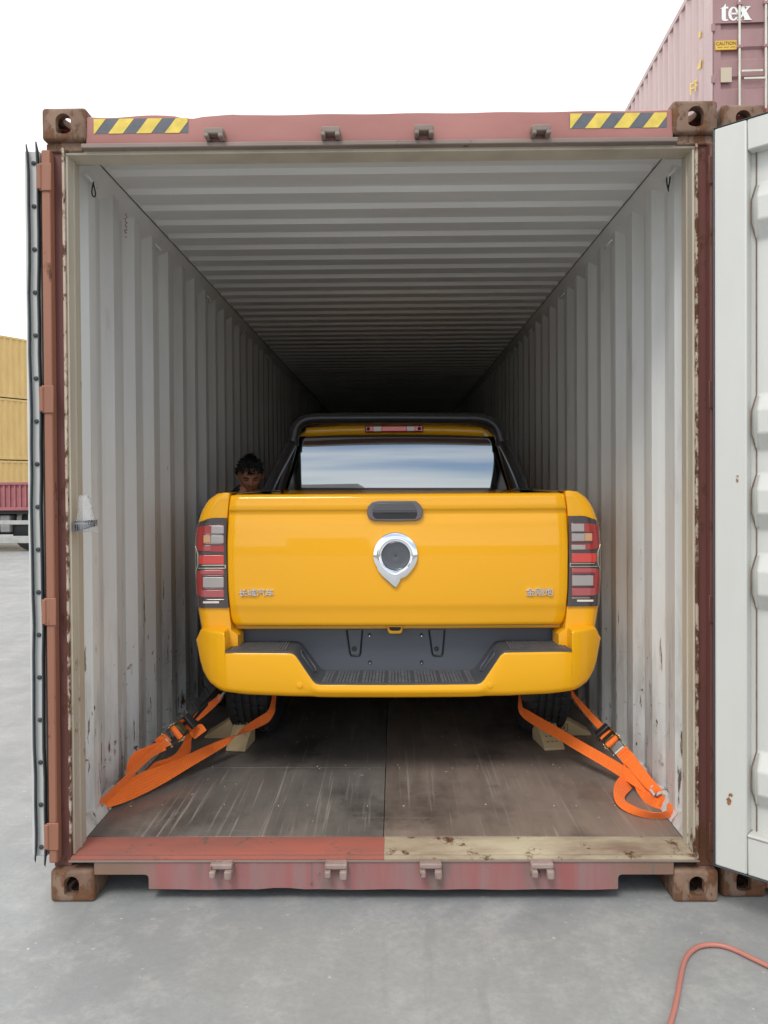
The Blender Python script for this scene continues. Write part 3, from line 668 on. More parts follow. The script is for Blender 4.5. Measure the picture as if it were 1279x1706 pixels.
# ------------------------------------------------------------------ other containers
def simple_container(name, loc, rz, side, door, label, group=None, length=12.19, h=2.896, doors=True, castmat='rusty'):
    c = empty(name, (0, 0, 0)); tag(c, label, 'shipping container', group)
    for s in (-1, 1):
        for z0 in (0, h-.118):
            casting(s*HW, z0, 0, -s, 1, parent=c, holes=doors, mat=castmat); casting(s*HW, z0, length, -s, -1, parent=c, holes=False, mat=castmat)
        sheet([(a, b) for a, b in corrugation(.17, length-.17, 1.176, 1.212)], .16, h-.11, s).build('side_panel', side, c)
        MB().box(*sorted((s*1.15, s*1.215)), .003, .165, .118, h-.118).build('corner_post', side, c, bevel=.006)
        MB().box(*sorted((s*1.15, s*1.215)), length-.165, length-.003, .118, h-.118).build('corner_post', side, c, bevel=.006)
        MB().box(*sorted((s*1.16, s*1.2165)), .178, length-.178, h-.11, h-.02).build('top_rail', side, c, bevel=.004)
        MB().box(*sorted((s*1.16, s*1.2165)), .178, length-.178, .02, .16).build('bottom_rail', side, c, bevel=.004)
    MB().box(-1.2, 1.2, .05, length-.05, h-.04, h-.018).build('roof_panel', side, c)
    MB().box(-1.2, 1.2, .05, length-.05, .10, .16).build('floor', 'under', c)
    MB().box(-1.057, 1.057, .005, .1, h-.13, h-.01).build('header', door, c, bevel=.005)
    MB().box(-1.057, 1.057, .005, .1, .03, .15).build('sill', door, c, bevel=.005)
    if doors:
        for s in (-1, 1):
            b = MB(); z0, z1 = .16, h-.14; zz = [(z0, 0)]; rib = .44
            k = 0; z = z0+.10
            while z < z1-.25:
                zz += [(z, 0), (z+.03, .03), (z+.15, .03), (z+.18, 0)]; z += .40; k += 1
            zz.append((z1, 0)); xs_ = [.012, .10, .11, 1.03, 1.04, 1.14]
            b.grid([[(s*x, .02+(d if i in (2, 3) else 0), z) for z, d in zz] for i, x in enumerate(xs_)]); D_ = b.build('door', door, c)
            for x in (.45, .80):
                MB().tube([(s*x, -.012, .06), (s*x, -.012, h-.06)], .017, 10).build('lock_rod', 'galv', D_, smooth=60)
                for z in (.5, 1.62, 2.2, 2.55):
                    MB().box(s*x-.035, s*x+.035, -.034, .019, z-.02, z+.02).build('rod_guide', door, D_, bevel=.004)
            for x, z in ((.45, 1.18), (.80, 1.28)):
                x1 = (.80 if x < .5 else .45); MB().box(*sorted((s*(x+(.02 if x < .5 else -.02)), s*(x+(.30 if x < .5 else -.30)))), -.044, -.030, z-.014, z+.014).build('door_handle', 'galv', D_, bevel=.004)
            for z in (.45, 1.2, 1.9, 2.5):
                MB().box(*sorted((s*1.12, s*1.17)), -.006, .0195, z-.05, z+.05).build('hinge', door, D_, bevel=.004)
    else:
        MB().box(-1.15, 1.15, .03, .06, .15, h-.13).build('end_panel', side, c)
    MB().box(-1.15, 1.15, length-.06, length-.03, .15, h-.13).build('end_panel', side, c)
    c.location = loc; c.rotation_euler = (0, 0, rz)
    return c
nb = simple_container('shipping_container', (P(1204, 1400, .03).x+HW, .035, 0), 0, 'outer', 'outer', 'closed rusty red container directly beside the open one, behind its white door')
# mauve stack standing further back to the right: bottom, middle, top
YS = 7.97; RZ = R(-2.2)
xs0 = P(1179, 100, YS).x
ca, sa = math.cos(RZ), math.sin(RZ)
base = Vector((xs0+HW*ca, YS+HW*sa, 0))
st3 = simple_container('shipping_container', base+Vector((0, 0, 2*HT+.02)), RZ, 'mauve_side', 'mauve', 'pale mauve container with white letters tex, topmost of the stack at upper right')
for k, lab in ((0, 'pale mauve container at the ground level of the right hand stack'), (1, 'pale mauve container in the middle of the right hand stack')):
    c = copy_tree(st3); c.location = base+Vector((0, 0, k*(HT+.01))); tag(c, lab)
# print and labels on the top container: built in its local frame
def loc3(px, py):            # pixel -> local x,z on its door plane
    p = P(px, py, YS+.35*sa) - st3.location; return (p.x*ca+p.y*sa, p.z)
def LP(x, z, y): return Vector((x, y, z))
def local_build(mb, name, mat):
    o = mb.build(name, mat, None, loc=(0, 0, 0), fixn=False); o.parent = st3; return o
def lxz(pts): return [loc3(1130+a/8.584, b/8.584) for a, b in pts]
# a flat backing area for the lettering (the door's smooth top field)
a0 = loc3(1182, -60); a1 = loc3(1276, 37)
mb = MB(); mb.box(a0[0], a1[0], .004, .0185, a1[1], a0[1]); local_build(mb, 'smooth_door_field', 'mauve')
mb = MB()
t_ = [(600,120),(645,95),(672,55),(680,58),(680,95),(715,95),(712,120),(680,120),(680,260),(690,278),(712,272),(716,282),(690,298),(650,298),(628,285),(622,262),(622,122)]
mb.prism([(x, -.002, z) for x, z in lxz(t_)], (0, .0055, 0))
import math as _m
def ring_pts(cx, cy, rx, ry, a0_, a1_, n_=14): return [(cx+rx*_m.cos(R(a0_+(a1_-a0_)*k/n_)), cy+ry*_m.sin(R(a0_+(a1_-a0_)*k/n_))) for k in range(n_+1)]
oe = ring_pts(785, 197, 73, 101, 0, -335); ie = ring_pts(790, 197, 33, 78, 0, -318)
rows = [[(x, -.002, z) for x, z in lxz(oe)], [(x, -.002, z) for x, z in lxz(ie)]]; mb.grid(rows)
mb.prism([(x, -.002, z) for x, z in lxz([(735, 183), (857, 183), (857, 207), (735, 207)])], (0, .0055, 0))
for poly in ([(862,98),(930,98),(1035,292),(950,292)], [(985,98),(1020,98),(868,300),(835,300)], [(855,98),(940,98),(940,110),(855,110)], [(960,98),(1025,98),(1025,110),(960,110)], [(835,282),(900,282),(900,294),(835,294)], [(930,280),(1040,280),(1040,294),(930,294)]):
    q = lxz(poly); mb.prism([(x, -.0025-.0004*len(mb.v)/8, z) for x, z in q], (0, .004, 0))
local_build(mb, 'lettering', 'white_print')['label'] = 'white letters tex'
p0, p1 = loc3(1192, 82.5), loc3(1227, 67); mb = MB(); mb.box(p0[0], p1[0], .001, .018, p0[1], p1[1]); cs = local_build(mb, 'caution_sticker', 'caution')
tm = textmesh('caution_lettering', 'CAUTION', 'ink', None, p0[0]+.01, p1[0]-.01, (p0[1]+p1[1])/2, p1[1]-.015, .0005, .002); tm.parent = st3
tm.location = (0, 0, 0); _c = tm.data
mbx = [v.co.copy() for v in _c.vertices]
# textmesh centred the mesh on its own origin: shift it back to the local frame
_sx = ((p0[0]+p1[0])/2)-(min(v.x for v in mbx)+max(v.x for v in mbx))/2
_c.transform(Matrix.Translation(Vector((_sx, 0, (p0[1]+p1[1])/2))))
_ys = [v.co.y for v in _c.vertices]; _c.transform(Matrix.Translation(Vector((0, -.0005-max(_ys), 0))))
mb = MB()
for k in range(3):
    xx = p0[0]+.03+k*.085; mb.box(xx, xx+.065, -.0008, .0012, p0[1]+.03, p0[1]+.036)
local_build(mb, 'small_print', 'ink')
p0, p1 = loc3(1201, 136.5), loc3(1219, 112); mb = MB(); mb.box(p0[0], p1[0], .001, .018, p0[1], p1[1]); local_build(mb, 'beige_label', 'beige_label')
# yellow marks on its side wall (local x = -HW side)
def side_pt(px, py):         # intersect the pixel ray with the container's left side plane
    d = (_f + _r*((px-PPX)/FPX) - _u*((py-PPY)/FPX)); nn = Vector((ca, sa, 0)); p00 = Vector(st3.location)+nn*(-HW-.0035)
    t = (p00-CAM).dot(nn)/d.dot(nn); q = CAM+d*t-Vector(st3.location); return (q.x*(-sa)+q.y*ca, q.z)
mb = MB()
for poly in ([(1163.5,54),(1166.5,52),(1166.5,62),(1163.5,64)], [(1160,116),(1167.5,97),(1166.5,114)], ):
    q = [side_pt(*p) for p in poly]; mb.prism([(-HW-.0035, y, z) for y, z in q], (.006, 0, 0))
for poly in ([(1149,138),(1151,138),(1151,158),(1149,158)], [(1151,139),(1156,137),(1156,139.5),(1151,141.5)], [(1151,147),(1156,145),(1156,147.5),(1151,149.5)],
             [(1157,133),(1158.6,133),(1158.6,152),(1157,152)], [(1158.6,133),(1161.5,132),(1161.5,134.5),(1158.6,135.5)], [(1158.6,141),(1161,140),(1161,142.5),(1158.6,143.5)]):
    q = [side_pt(*p) for p in poly]; mb.prism([(-HW-.0035, y, z) for y, z in q], (.006, 0, 0))
local_build(mb, 'yellow_side_marking', 'yel_print')
# mustard stack far left
YB = 32.0-2.84
def mustard(k, lab):
    c = simple_container('shipping_container', (0, 0, 0), 0, 'yellowbox', 'yellowbox', lab, 'mustard containers stacked beyond the lorry', h=2.591, doors=False, castmat='yellowbox')
    return c
pl = P(-14, 700, YB); ang = R(32)
dirr = Vector((-math.sin(R(-33)), math.cos(R(-33)), 0))
ms = mustard(0, 'mustard container at the bottom of the stack behind the red trailer')
labs = ['mustard container at the bottom of the stack behind the red trailer', 'mustard container in the middle of the stack at far left', 'mustard container on top of the stack at far left']
for k in range(3):
    c = ms if k == 0 else copy_tree(ms); rz = R(-30); tag(c, labs[k])
    # right-hand long side faces the camera; near corner near pixel 0
    cx_ = pl.x-HW*math.cos(rz)-.0; cy_ = pl.y-HW*math.sin(rz)
    c.location = (cx_, cy_, k*2.60); c.rotation_euler = (0, 0, rz)

# warehouse across the yard behind the camera (mirrored in the rear window and badge)
mb = MB(); mb.box(-60, 60, -92, -75, 0, 4.2); mb.box(-14, -4, -92, -74.9, 4.2, 8.5)
wh = mb.build('warehouse', 'warehouse'); tag(wh, 'long low grey warehouse far across the yard', 'warehouse')
mb = MB()
for i in range(16): mb.box(-56+i*7, -52.6+i*7, -74.98, -74.9, 0, 3.2)
mb.build('loading_door', 'steel_grey', wh)['kind'] = 'stuff'

# ------------------------------------------------------------------ red lorry trailer at far left
YT = 18.0-2.84
T = empty('lorry_trailer', (P(0, 900, YT).x, YT, 0)); tag(T, 'red sided flatbed trailer with grey side guard rails parked at far left', 'trailer')
x0, x1 = T.location.x-6.5, P(52, 830, YT).x; zt, zb = P(20, 804, YT).z, P(20, 849, YT).z
MB().box(x0, x1, YT, YT+.05, zb, zt).build('side_board', 'trailer_red', T, bevel=.01)
x = x0+.1
while x < x1:
    MB().box(x, x+.035, YT-.035, YT-.0005, zb+.06, zt-.06).build('board_rib', 'trailer_red', T); x += .125
MB().box(x0, x1, YT-.05, YT-.0005, zt-.055, zt+.01).build('board_rail', 'trailer_red', T, bevel=.008)
MB().box(x0, x1, YT-.05, YT-.0005, zb-.02, zb+.055).build('board_rail', 'trailer_red', T, bevel=.008)
MB().box(x0, x1, YT, YT+2.4, zb-.10, zb-.021).build('deck', 'under', T)
MB().box(x0, x1, YT+2.35, YT+2.4, zb, zt).build('side_board', 'trailer_red', T)
for yy in (.7, 1.6): MB().box(x0, x1, YT+yy, YT+yy+.12, .6, zb-.101).build('chassis_beam', 'under', T)
for py0, py1 in ((867, 874), (893, 905)):
    za, zb2 = P(20, py1, YT).z, P(20, py0, YT).z
    MB().box(x0+.5, x1, YT-.02, YT+.02, za, zb2).build('side_guard', 'steel_grey', T, bevel=.008)
for xx in (x1-2.4, x1-1.2, x1-.05): MB().box(xx-.04, xx, YT+.021, YT+.05, .3, zb-.021).build('guard_bracket', 'steel_grey', T)
MB().tube([(P(21, 870, YT).x, YT+.34, .76), (P(29, 870, YT).x, YT+.34, .76)], .15, 20).build('air_tank', 'steel_grey', T, smooth=40)
for k in range(3):
    wx = x0+1.0+k*1.3; MB().lathe([(0, .2), (0, .46), (.04, .5), (.24, .5), (.28, .46), (.28, .2)], (wx, YT+.1, .5), 'y', 28).build('wheel', 'rubber', T, smooth=40)
MB().lathe([(0, .02), (0, .40), (.04, .46), (.24, .46), (.28, .40), (.28, .02)], (x1-1.75, YT+.25, .46), 'y', 28).build('wheel', 'rubber', T, smooth=40)
MB().box(P(2, 870, YT+.2).x, P(19, 870, YT+.2).x, YT+.12, YT+.6, .44, .84).build('tool_box', 'steel_grey', T, bevel=.03)
MB().box(x0+.3, x1, YT+.62, YT+.66, .36, zb-.102).build('underside_shade_panel', 'under', T)  # added dark sheet standing for the shade under the deck
MB().lathe([(0, .02), (0, .34), (.04, .45), (.24, .45), (.28, .34), (.28, .02)], (P(44, 880, YT).x, YT+.22, .455), 'y', 28).build('wheel', 'rubber', T, smooth=40)
# ------------------------------------------------------------------ pickup truck
TXC = .0624; YR = .715                   # truck centre line and the tailgate's plane
PK = empty('pickup_truck', (TXC, YR, .167)); tag(PK, 'yellow crew cab pickup truck strapped down inside the open container', 'pickup truck')
def tp(px, py, Y, s=-1):                 # pixel on the left half -> (distance from the truck's centre line, z)
    p = P(px, py, Y); return (abs(p.x-TXC), p.z)
def tz(py, Y): return P(660, py, Y).z
def X(v): return TXC+v
OUT = [tp(a, b, YR) for a, b in ((357,823.2),(347,829),(338,841),(331,854),(326.5,869),(323.5,885),(321.5,914),(321.8,956),(325,1010),(330,1040),(333,1056))]
OUT = [(z, x) for x, z in OUT][::-1]     # z ascending -> half width
OUT = [(.60, OUT[0][1]-.02), (.72, OUT[0][1]-.01)]+OUT
TGL = [tp(a, b, YR) for a, b in ((383,822),(379,860),(378,900),(380,985),(384,1035),(386,1043))]
TGL = [(z, x) for x, z in TGL][::-1]
def xo(z): return interp(OUT, z)
def xi(z): return interp(TGL, z)
RR = .05
def ysurf(x, z, r=RR):
    o_ = xo(z); d = x-(o_-r)
    return YR if d <= 0 else YR+r-math.sqrt(max(r*r-min(d, r)**2, 0))
ztop = OUT[-1][0]
def arch(mb, yc, zc, rad, c0=0, ncol=0):
    """open a wheel arch: drop the faces inside the circle and pull the edge onto it"""
    ins = set(i for i, v in enumerate(mb.v) if math.hypot(v.y-yc, v.z-zc) < rad and abs(v.x-TXC) > .70)
    keep = [(f, m_) for f, m_ in zip(mb.f, mb.mi) if not all(i in ins for i in f)]
    mb.f = [f for f, _ in keep]; mb.mi = [m_ for _, m_ in keep]; used = set(i for f in mb.f for i in f)
    for i in ins & used:
        v = mb.v[i]; d_ = math.hypot(v.y-yc, v.z-zc) or 1; v.y = yc+(v.y-yc)*rad/d_; v.z = zc+(v.z-zc)*rad/d_
# bed sides with rounded rear corners
for s in (-1, 1):
    zs = [.70,.74,.77,.80,.84]+[.84+(ztop-.84)*k/26 for k in range(1, 27)]
    rows = []
    for z in zs:
        o_, i_ = xo(z), max(xi(z), .745)+.004
        if z < .86: i_ = xi(.9)-.03
        r_ = [(X(s*(i_-.01)), YR+.09, z), (X(s*i_), YR+.004, z)]
        n = 5
        for k in range(1, n+1):
            x = i_+(o_-RR-i_)*k/n; r_.append((X(s*x), YR, z))
        for k in range(1, 7):
            t = R(15*k); r_.append((X(s*(o_-RR+RR*math.sin(t))), YR+RR-RR*math.cos(t), z))
        bul = .018*math.sin(max(0, min(1, (z-.7)/.7))*math.pi)
        for k in range(26):
            y = .86+k*.056; r_.append((X(s*(o_+bul*interp([(.8, 0), (1.1, .8), (1.4, 1.2), (1.8, 1.0), (2.26, .8)], y))), y, z))
        rows.append(r_)
    # top: roll over onto the rail
    last = rows[-1]; n = len(last)
    for dz, dx in ((.004, .012), (.006, .035)):
        rows.append([((v[0]-s*dx if abs(v[0]-TXC) > .80 else v[0]), v[1]+(.003 if j < 12 else 0), v[2]+dz) for j, v in enumerate(last)])
    rows.append([(X(s*.745), max(v[1], YR+.02), ztop+.004) for v in last])
    rows.append([(X(s*.745), max(v[1], YR+.02), 1.00) for v in last])
    mb = MB(); mb.grid(rows); arch(mb, 1.52, .545, .43, 12, n); mb.build('bed_side', 'yellow', PK, smooth=40, fixn=True)
    al = MB(); al.grid([[(X(s*xx), 1.52+rr_*math.cos(R(-8+196*k/30)), .545+rr_*math.sin(R(-8+196*k/30))) for k in range(31)] for xx, rr_ in ((.905, .432), (.62, .432), (.62, .40))]); al.build('wheel_arch_liner', 'black_pl', PK, smooth=40)
    # yellow return between corner and the grey rear panel
    a = [P(q[0], q[1], .80) for q in ((381,1012),(397,1040),(398,1072),(378,1082))]
    pts = [(X(s*abs(p.x-TXC)), .795, p.z) for p in a]; MB().prism(pts, (0, .03, 0)).build('corner_return', 'yellow', PK, bevel=.004)
# bed floor, inner walls, front wall
MB().box(X(-.744), X(.744), YR+.06, 2.25, .93, .99).build('bed_floor', 'black_pl', PK)
MB().box(X(-.90), X(.90), 2.22, 2.25, .99, 1.44).build('bed_front_wall', 'yellow', PK, bevel=.01)
MB().box(X(-.744), X(.744), YR+.05, YR+.059, .88, 1.44).build('tailgate_inner_panel', 'black_pl', PK)
for s in (-1, 1): MB().box(*sorted((X(s*.742), X(s*.80))), YR+.07, 2.26, 1.447+.03, 1.4835).build('bed_rail_cap', 'black_pl', PK, bevel=.003)

# tailgate
zT = tz(822.3, YR); zB = tz(1043, YR)
prof = [(822.3, .050), (822.6, .030), (824, .012), (827, .003), (830, 0), (839, -.0035), (847.5, -.008), (849.5, -.003), (856, .0065), (858.5, .004), (880, -.0035), (905, -.0095), (930, -.0125), (960, -.0135), (985, -.012), (1004, -.009), (1010, -.007), (1012, -.0045), (1025, .0015), (1036, .006), (1040.5, .009), (1043, .016), (1043.2, .045)]
rows = []
nx = 30
for py, dy in prof:
    z = tz(py, YR); xl_ = xi(z)-.0005
    if py > 1030: xl_ = xi(tz(1030, YR))-.0005-(0 if py < 1035 else .006 if py < 1038 else .014 if py < 1042 else .028)
    row = []
    for k in range(nx+1):
        t = -1+2*k/nx; e = abs(t); x = t*xl_
        crown = .012*t*t
        row.append((X(x), YR+dy+crown-.006, z))
    row = [(row[0][0]+.0005, YR+.05, z), (row[0][0]-.002+.002, row[0][1]+.006, z)]+[(row[0][0]+.006, row[0][1]+.0005, z)]+row[1:-1]+[(row[-1][0]-.006, row[-1][1]+.0005, z), (row[-1][0], row[-1][1]+.006, z), (row[-1][0]-.0005, YR+.05, z)]
    rows.append(row)
mb = MB(); mb.grid(rows); TG = mb.build('tailgate', 'yellow', PK, smooth=60)
def tgy(py): return YR-.006+interp([(a, b) for a, b in prof if a < 1043.1], py)
# handle
def rr_poly(pts, Y): return [(lambda p: (p.x, Y, p.z))(P(a, b, Y)) for a, b in pts]
yh = tgy(857)-.024
fr = [(611,853),(613,844),(620,836.5),(630,834.6),(680,834.4),(693,834.8),(700,841),(704.5,850),(704,858),(700.5,864),(694,867.5),(660,868.5),(623,867.8),(615,864),(611.5,858)]
MB().prism(rr_poly(fr, yh), (0, .030, 0)).build('handle_bezel', 'handle_fr', TG, bevel=.004, seg=3)
hi = [(620,851.5),(626,839.8),(630,837.8),(684,837.5),(688,839),(694.8,851.5)]
MB().prism(rr_poly(hi, yh-.004), (0, .006, 0)).build('handle_lever', 'handle_in', TG, bevel=.003)
lo = [(620,853.2),(694.8,853.2),(694.5,859),(691.5,864.2),(626,864.4),(621.5,860)]
MB().prism(rr_poly(lo, yh-.0012), (0, .004, 0)).build('handle_recess', 'black_pl', TG, bevel=.001)
MB().prism(rr_poly([(634,854.0),(678,853.8),(678,856.2),(640,856.2)], yh-.0025), (0, .002, 0)).build('handle_slot', 'under', TG)
# emblem
ye = tgy(925)-.004
oc = (658.5, 924.1); ro = 37.3; outer = []
for k in range(0, 73):                   # clockwise from the top
    a = k*5; t = R(a); px, py = oc[0]+ro*math.sin(t), oc[1]-ro*math.cos(t)
    if 133 < a < 232: continue
    outer.append((a, px, py))
ex = [(137, 684.5, 951.5), (146, 677.5, 959.5), (153, 671.5, 962.8), (158, 668.0, 963.6), (160.5, 666.4, 965.2), (162, 666.5, 967.5), (170, 662.5, 974.5), (180, 658.5, 979.4), (188, 652.5, 974.6), (200, 643.5, 966.4), (212, 635, 958), (224, 628.6, 949.5)]
outer = sorted(outer+ex)[:-1]
inner = [(659+24.2*math.sin(R(a)), 926-24.2*math.cos(R(a))) for a, _, _ in outer]
def lp3(A, B, t, Y): return [(lambda p: (p.x, Y, p.z))(P(a[1]*(1-t)+b[0]*t, a[2]*(1-t)+b[1]*t, ye)) for a, b in zip(A, B)]
mb = MB(); rows = [lp3(outer, inner, 0, ye+.006), lp3(outer, inner, .01, ye-.006), lp3(outer, inner, .06, ye-.0085), lp3(outer, inner, .35, ye-.0105), lp3(outer, inner, .65, ye-.0112), lp3(outer, inner, .84, ye-.0108), lp3(outer, inner, .90, ye-.0095), lp3(outer, inner, .94, ye-.0125), lp3(outer, inner, 1.0, ye-.0115), lp3(outer, inner, 1.02, ye-.002)]
pc = P(659, 926, ye); rows = [[(x, y+.06*(z-pc.z)+.32*(z-pc.z)**2-.002, z) for x, y, z in row] for row in rows]
mb.grid(rows, 0, True); mb.build('emblem_ring', 'chrome', TG, smooth=30)
pc = P(659, 926, ye); rc = (P(683.2, 926, ye).x-pc.x)
MB().lathe([(.004, rc), (-.005, rc*.99), (-.007, rc*.93), (-.0045, rc*.86), (-.0048, rc*.5), (-.004, rc*.25), (-.0025, rc*.12), (-.001, .0002)], (pc.x, ye, pc.z), 'y', 48).build('emblem_cap', 'graphite', TG, smooth=50)
MB().lathe([(-.001, .0035), (-.0035, .003), (-.004, .0002)], (pc.x, ye, pc.z), 'y', 12).build('release_button', 'under', TG, smooth=50)
a, b = P(399, 992.5, YR), P(456.5, 980, YR); textmesh('badge_lettering', '长城汽车', 'silver', TG, a.x, b.x, a.z, b.z, tgy(986)+.0075, .008, .004)
a, b = P(875, 991.5, YR), P(919.5, 978.5, YR); textmesh('badge_lettering', '金刚炮', 'silver', TG, a.x, b.x, a.z, b.z, tgy(986)+.0075, .008, .004)

# tail lights
def lamp(s):
    za, zb = tz(1011, YR), tz(861, YR)
    def lx(z):                           # inner edge of the lamp
        return max(xi(z), 0)+.003
    H = None
    zs = [za+(zb-za)*k/30 for k in range(31)]; rows = []
    for k, z in enumerate(zs):
        o_ = xo(z)+.003; i_ = lx(z)
        shrink = 0
        if z > zb-.045: shrink = .055*(((z-(zb-.045))/.045)**2.4)       # rounded upper outer corner
        row = [(X(s*i_), YR+.02, z), (X(s*i_), YR-.006, z), (X(s*(i_+.004)), YR-.009, z)]
        for j in range(1, 6): row.append((X(s*(i_+.004+(o_-RR-i_-.004)*j/5)), YR-.009, z))
        for j in range(1, 8):
            t = R(90*j/7); xx = o_-RR+RR*math.sin(t); yy = YR+RR-(RR+.009)*math.cos(t)
            row.append((X(s*xx), yy, z))
        row.append((X(s*(o_+.001)), YR+.12, z)); row.append((X(s*(o_-.01)), YR+.121, z))
        rows.append(row)
    # cut the top: lower outer columns for the rounded corner
    zc = zb
    for row_i, row in enumerate(rows):
        for j, p in enumerate(row):
            xx = abs(p[0]-TXC); f_ = max(0, (xx-(xo(p[2])-.075))/.075); zl = zb-.026*f_**1.6
            if p[2] > zl: row[j] = (p[0], p[1], zl)
    mb = MB(); mb.grid(rows)
    b0 = len(mb.v); mb.face([len(mb.v)-len(rows[0])+k for k in range(len(rows[0]))]); mb.face([k for k in range(len(rows[0]))][::-1])
    H = mb.build('tail_light', 'lamp_house', PK, smooth=40)
    def py2(y_): return tz(y_, YR)
    def housy(x, z):
        o_ = xo(z)+.003; d_ = (x-(o_-RR))/RR
        return YR-.009 if d_ <= 0 else YR+RR-(RR+.009)*math.sqrt(max(0, 1-min(1, d_)**2))
    def patch(name, mat, xs_, ys_, lift, taper=0, th=.004):
        """xs_: pixel columns measured on the left lamp; ys_: rows"""
        x_ = [abs(P(a, 925, YR).x-TXC) for a in xs_]; z0, z1 = py2(ys_[1]), py2(ys_[0]); n = 8; fr_, bk = [], []
        rows = []
        for k in range(n+1):
            f_ = abs(k/n) if x_[1] > x_[0] else 1-k/n; ins = taper*(f_**3); col = []
            for i in range(5):
                z = z1-ins+(z0-z1+2*ins)*i/4; x = x_[0]+(x_[1]-x_[0])*k/n; x = min(x, xo(z)+.0015); col.append((X(s*x), housy(x, z)-lift-.001, z))
            rows.append([(X(s*(x_[0]+(x_[1]-x_[0])*k/n)), col[0][1]+.012, z1-ins)]+col+[(X(s*(x_[0]+(x_[1]-x_[0])*k/n)), col[4][1]+.012, z0+ins)])
        mb = MB(); mb.grid(rows, 0, True); nn = len(mb.v); mb.face(list(range(7))); mb.face([nn-1-i for i in range(7)]); return mb.build(name, mat, H, bevel=.0015, seg=2)
    # upper unit (pixels x on the left lamp: outer ... inner)
    patch('red_lens', 'lens_red', (374, 327), (873, 918), .0005, .010)
    patch('clear_lens', 'lens_clear' if s > 0 else 'lens_clear', (374, 353), (874, 887), .003)
    patch('dark_divider', 'lamp_house', (374, 338.5), (887.5, 889.5), .0045)
    patch('clear_lens', 'lens_clear', (373.5, 352), (890, 903), .0045)
    patch('amber_lens', 'lens_amber', (351.5, 340), (889.5, 902.5), .0035)
    patch('dark_divider', 'lamp_house', (374, 338.5), (903.5, 906), .0045)
    if s > 0: patch('pale_lens', 'lens_clear', (374, 351), (909, 917), .003)
    else: patch('pale_lens', 'lens_pink', (352, 341), (906.5, 916), .003)
    # middle unit
    patch('bright_red_lens', 'lens_red2', (373.5, 332), (923, 938), .002)
    patch('chrome_trim', 'lamp_rim', (376.5, 336), (939.2, 940.6), .004)
    patch('chrome_trim', 'lamp_rim', (376.5, 330), (944.2, 945.6), .004)
    patch('chrome_trim', 'lamp_rim', (376.8, 375.4), (940.6, 944.2), .004)
    # lower unit
    patch('red_lens', 'lens_red', (373.5, 326.5), (946.5, 994), .0005, .010)
    patch('pale_red_lens', 'lens_pink', (373, 334), (948, 955), .0025)
    patch('dark_divider', 'lamp_house', (374, 336.5), (956.5, 959), .0035)
    patch('reversing_lens', 'lens_clear', (373, 338.5), (959.5, 976.5), .0045)
    patch('dark_divider', 'lamp_house', (374, 336.5), (977, 979.5), .0035)
    patch('pale_red_lens', 'lens_pink', (373, 335), (981, 993), .0025)
    patch('chrome_trim', 'lamp_rim', (373.5, 344), (996.4, 997.6), .0015)
    patch('white_reflector', 'white_lens', (365, 338), (1000, 1003.4), .0025)
    patch('outer_trim', 'lamp_rim', (325.6, 323.6), (885, 990), .0005)
    mb = MB(); pts = []
    for px, py in ((324.2, 909), (329.8, 921.5), (329.8, 939.5), (323.8, 953)):
        x = abs(P(px, 925, YR).x-TXC); z = py2(py); pts.append((X(s*x), housy(min(x, xo(z)+.002), z)-.0015, z))
    mb.tube(pts, .0028, 6); mb.build('outer_trim', 'lamp_rim', H, smooth=60)
for s in (-1, 1): lamp(s)

# bumper: plan curve and rounded edges
YB0 = .612
def bx2(px, py): return tp(px, py, YB0)
topt = [bx2(a, b) for a, b in ((374.2,1086),(486,1087),(492,1091),(521,1133),(527,1138),(533,1139.3),(659,1139.8))]
topt = [(x, z) for x, z in topt][::-1]    # centre outwards
topt += [bx2(374.0,1085.5), bx2(380,1057), bx2(383.5,1054.6), bx2(330,1052.6), bx2(326,1055), bx2(317,1073)]
TOPX = [(x, z) for x, z in topt]
TOPX = sorted(TOPX[:7])+[(abs(P(374.0,1086,YB0).x-TXC)+.0008, bx2(374,1060)[1]), (abs(P(374.0,1086,YB0).x-TXC)+.004, bx2(374,1055.5)[1]), (abs(P(374.0,1086,YB0).x-TXC)+.010, bx2(374,1053.6)[1]), bx2(330,1052.4), bx2(325,1055.5), bx2(320.5,1064), bx2(316.2,1072.8)]
BOTX = [bx2(a, b) for a, b in ((659,1164.3),(560,1164.2),(480,1163),(412,1160.2),(370,1156),(358,1152),(345,1145.5),(338,1138.5),(331,1129),(325,1115),(321,1101),(318,1086),(316.2,1074))]
xsB = sorted(set([round(v, 4) for v in [x for x, z in TOPX]+[x for x, z in BOTX]+[k*.04 for k in range(23)]]))
xm_ = max(x for x, z in TOPX); xsB = [x for x in xsB if x <= xm_]
def bend(x): return 0 if x < .70 else .16*((x-.70)/.26)**2.2
cols = []
for x in xsB:
    zt, zb = interp(TOPX, x), interp(BOTX, x); hgt = max(zt-zb, .0005); y = YB0+bend(x); r_ = min(.016, hgt*.3); rb = min(.03, hgt*.35)
    step = .20 if x < abs(P(374.0,1086,YB0).x-TXC)+.0004 else .16
    mid = .008
    c_ = [(y+step, zt-.000), (y+r_*1.1, zt), (y+r_*.35, zt-r_*.18), (y+r_*.05, zt-r_*.6), (y, zt-r_), (y-.0015-mid*.3, zt-hgt*.35), (y-mid*.3, zt-hgt*.6), (y+.001, zb+rb), (y+rb*.2, zb+rb*.45), (y+rb*.7, zb+rb*.1), (y+rb*1.5, zb), (y+.10, zb+.004)]
    cols.append((x, c_))
mb = MB(); rows = [[(X(-x), a, b) for a, b in c_] for x, c_ in cols[::-1]]+[[(X(x), a, b) for a, b in c_] for x, c_ in cols[1:]]
mb.grid(rows); BP = mb.build('rear_bumper', 'yellow_pl', PK, smooth=42)
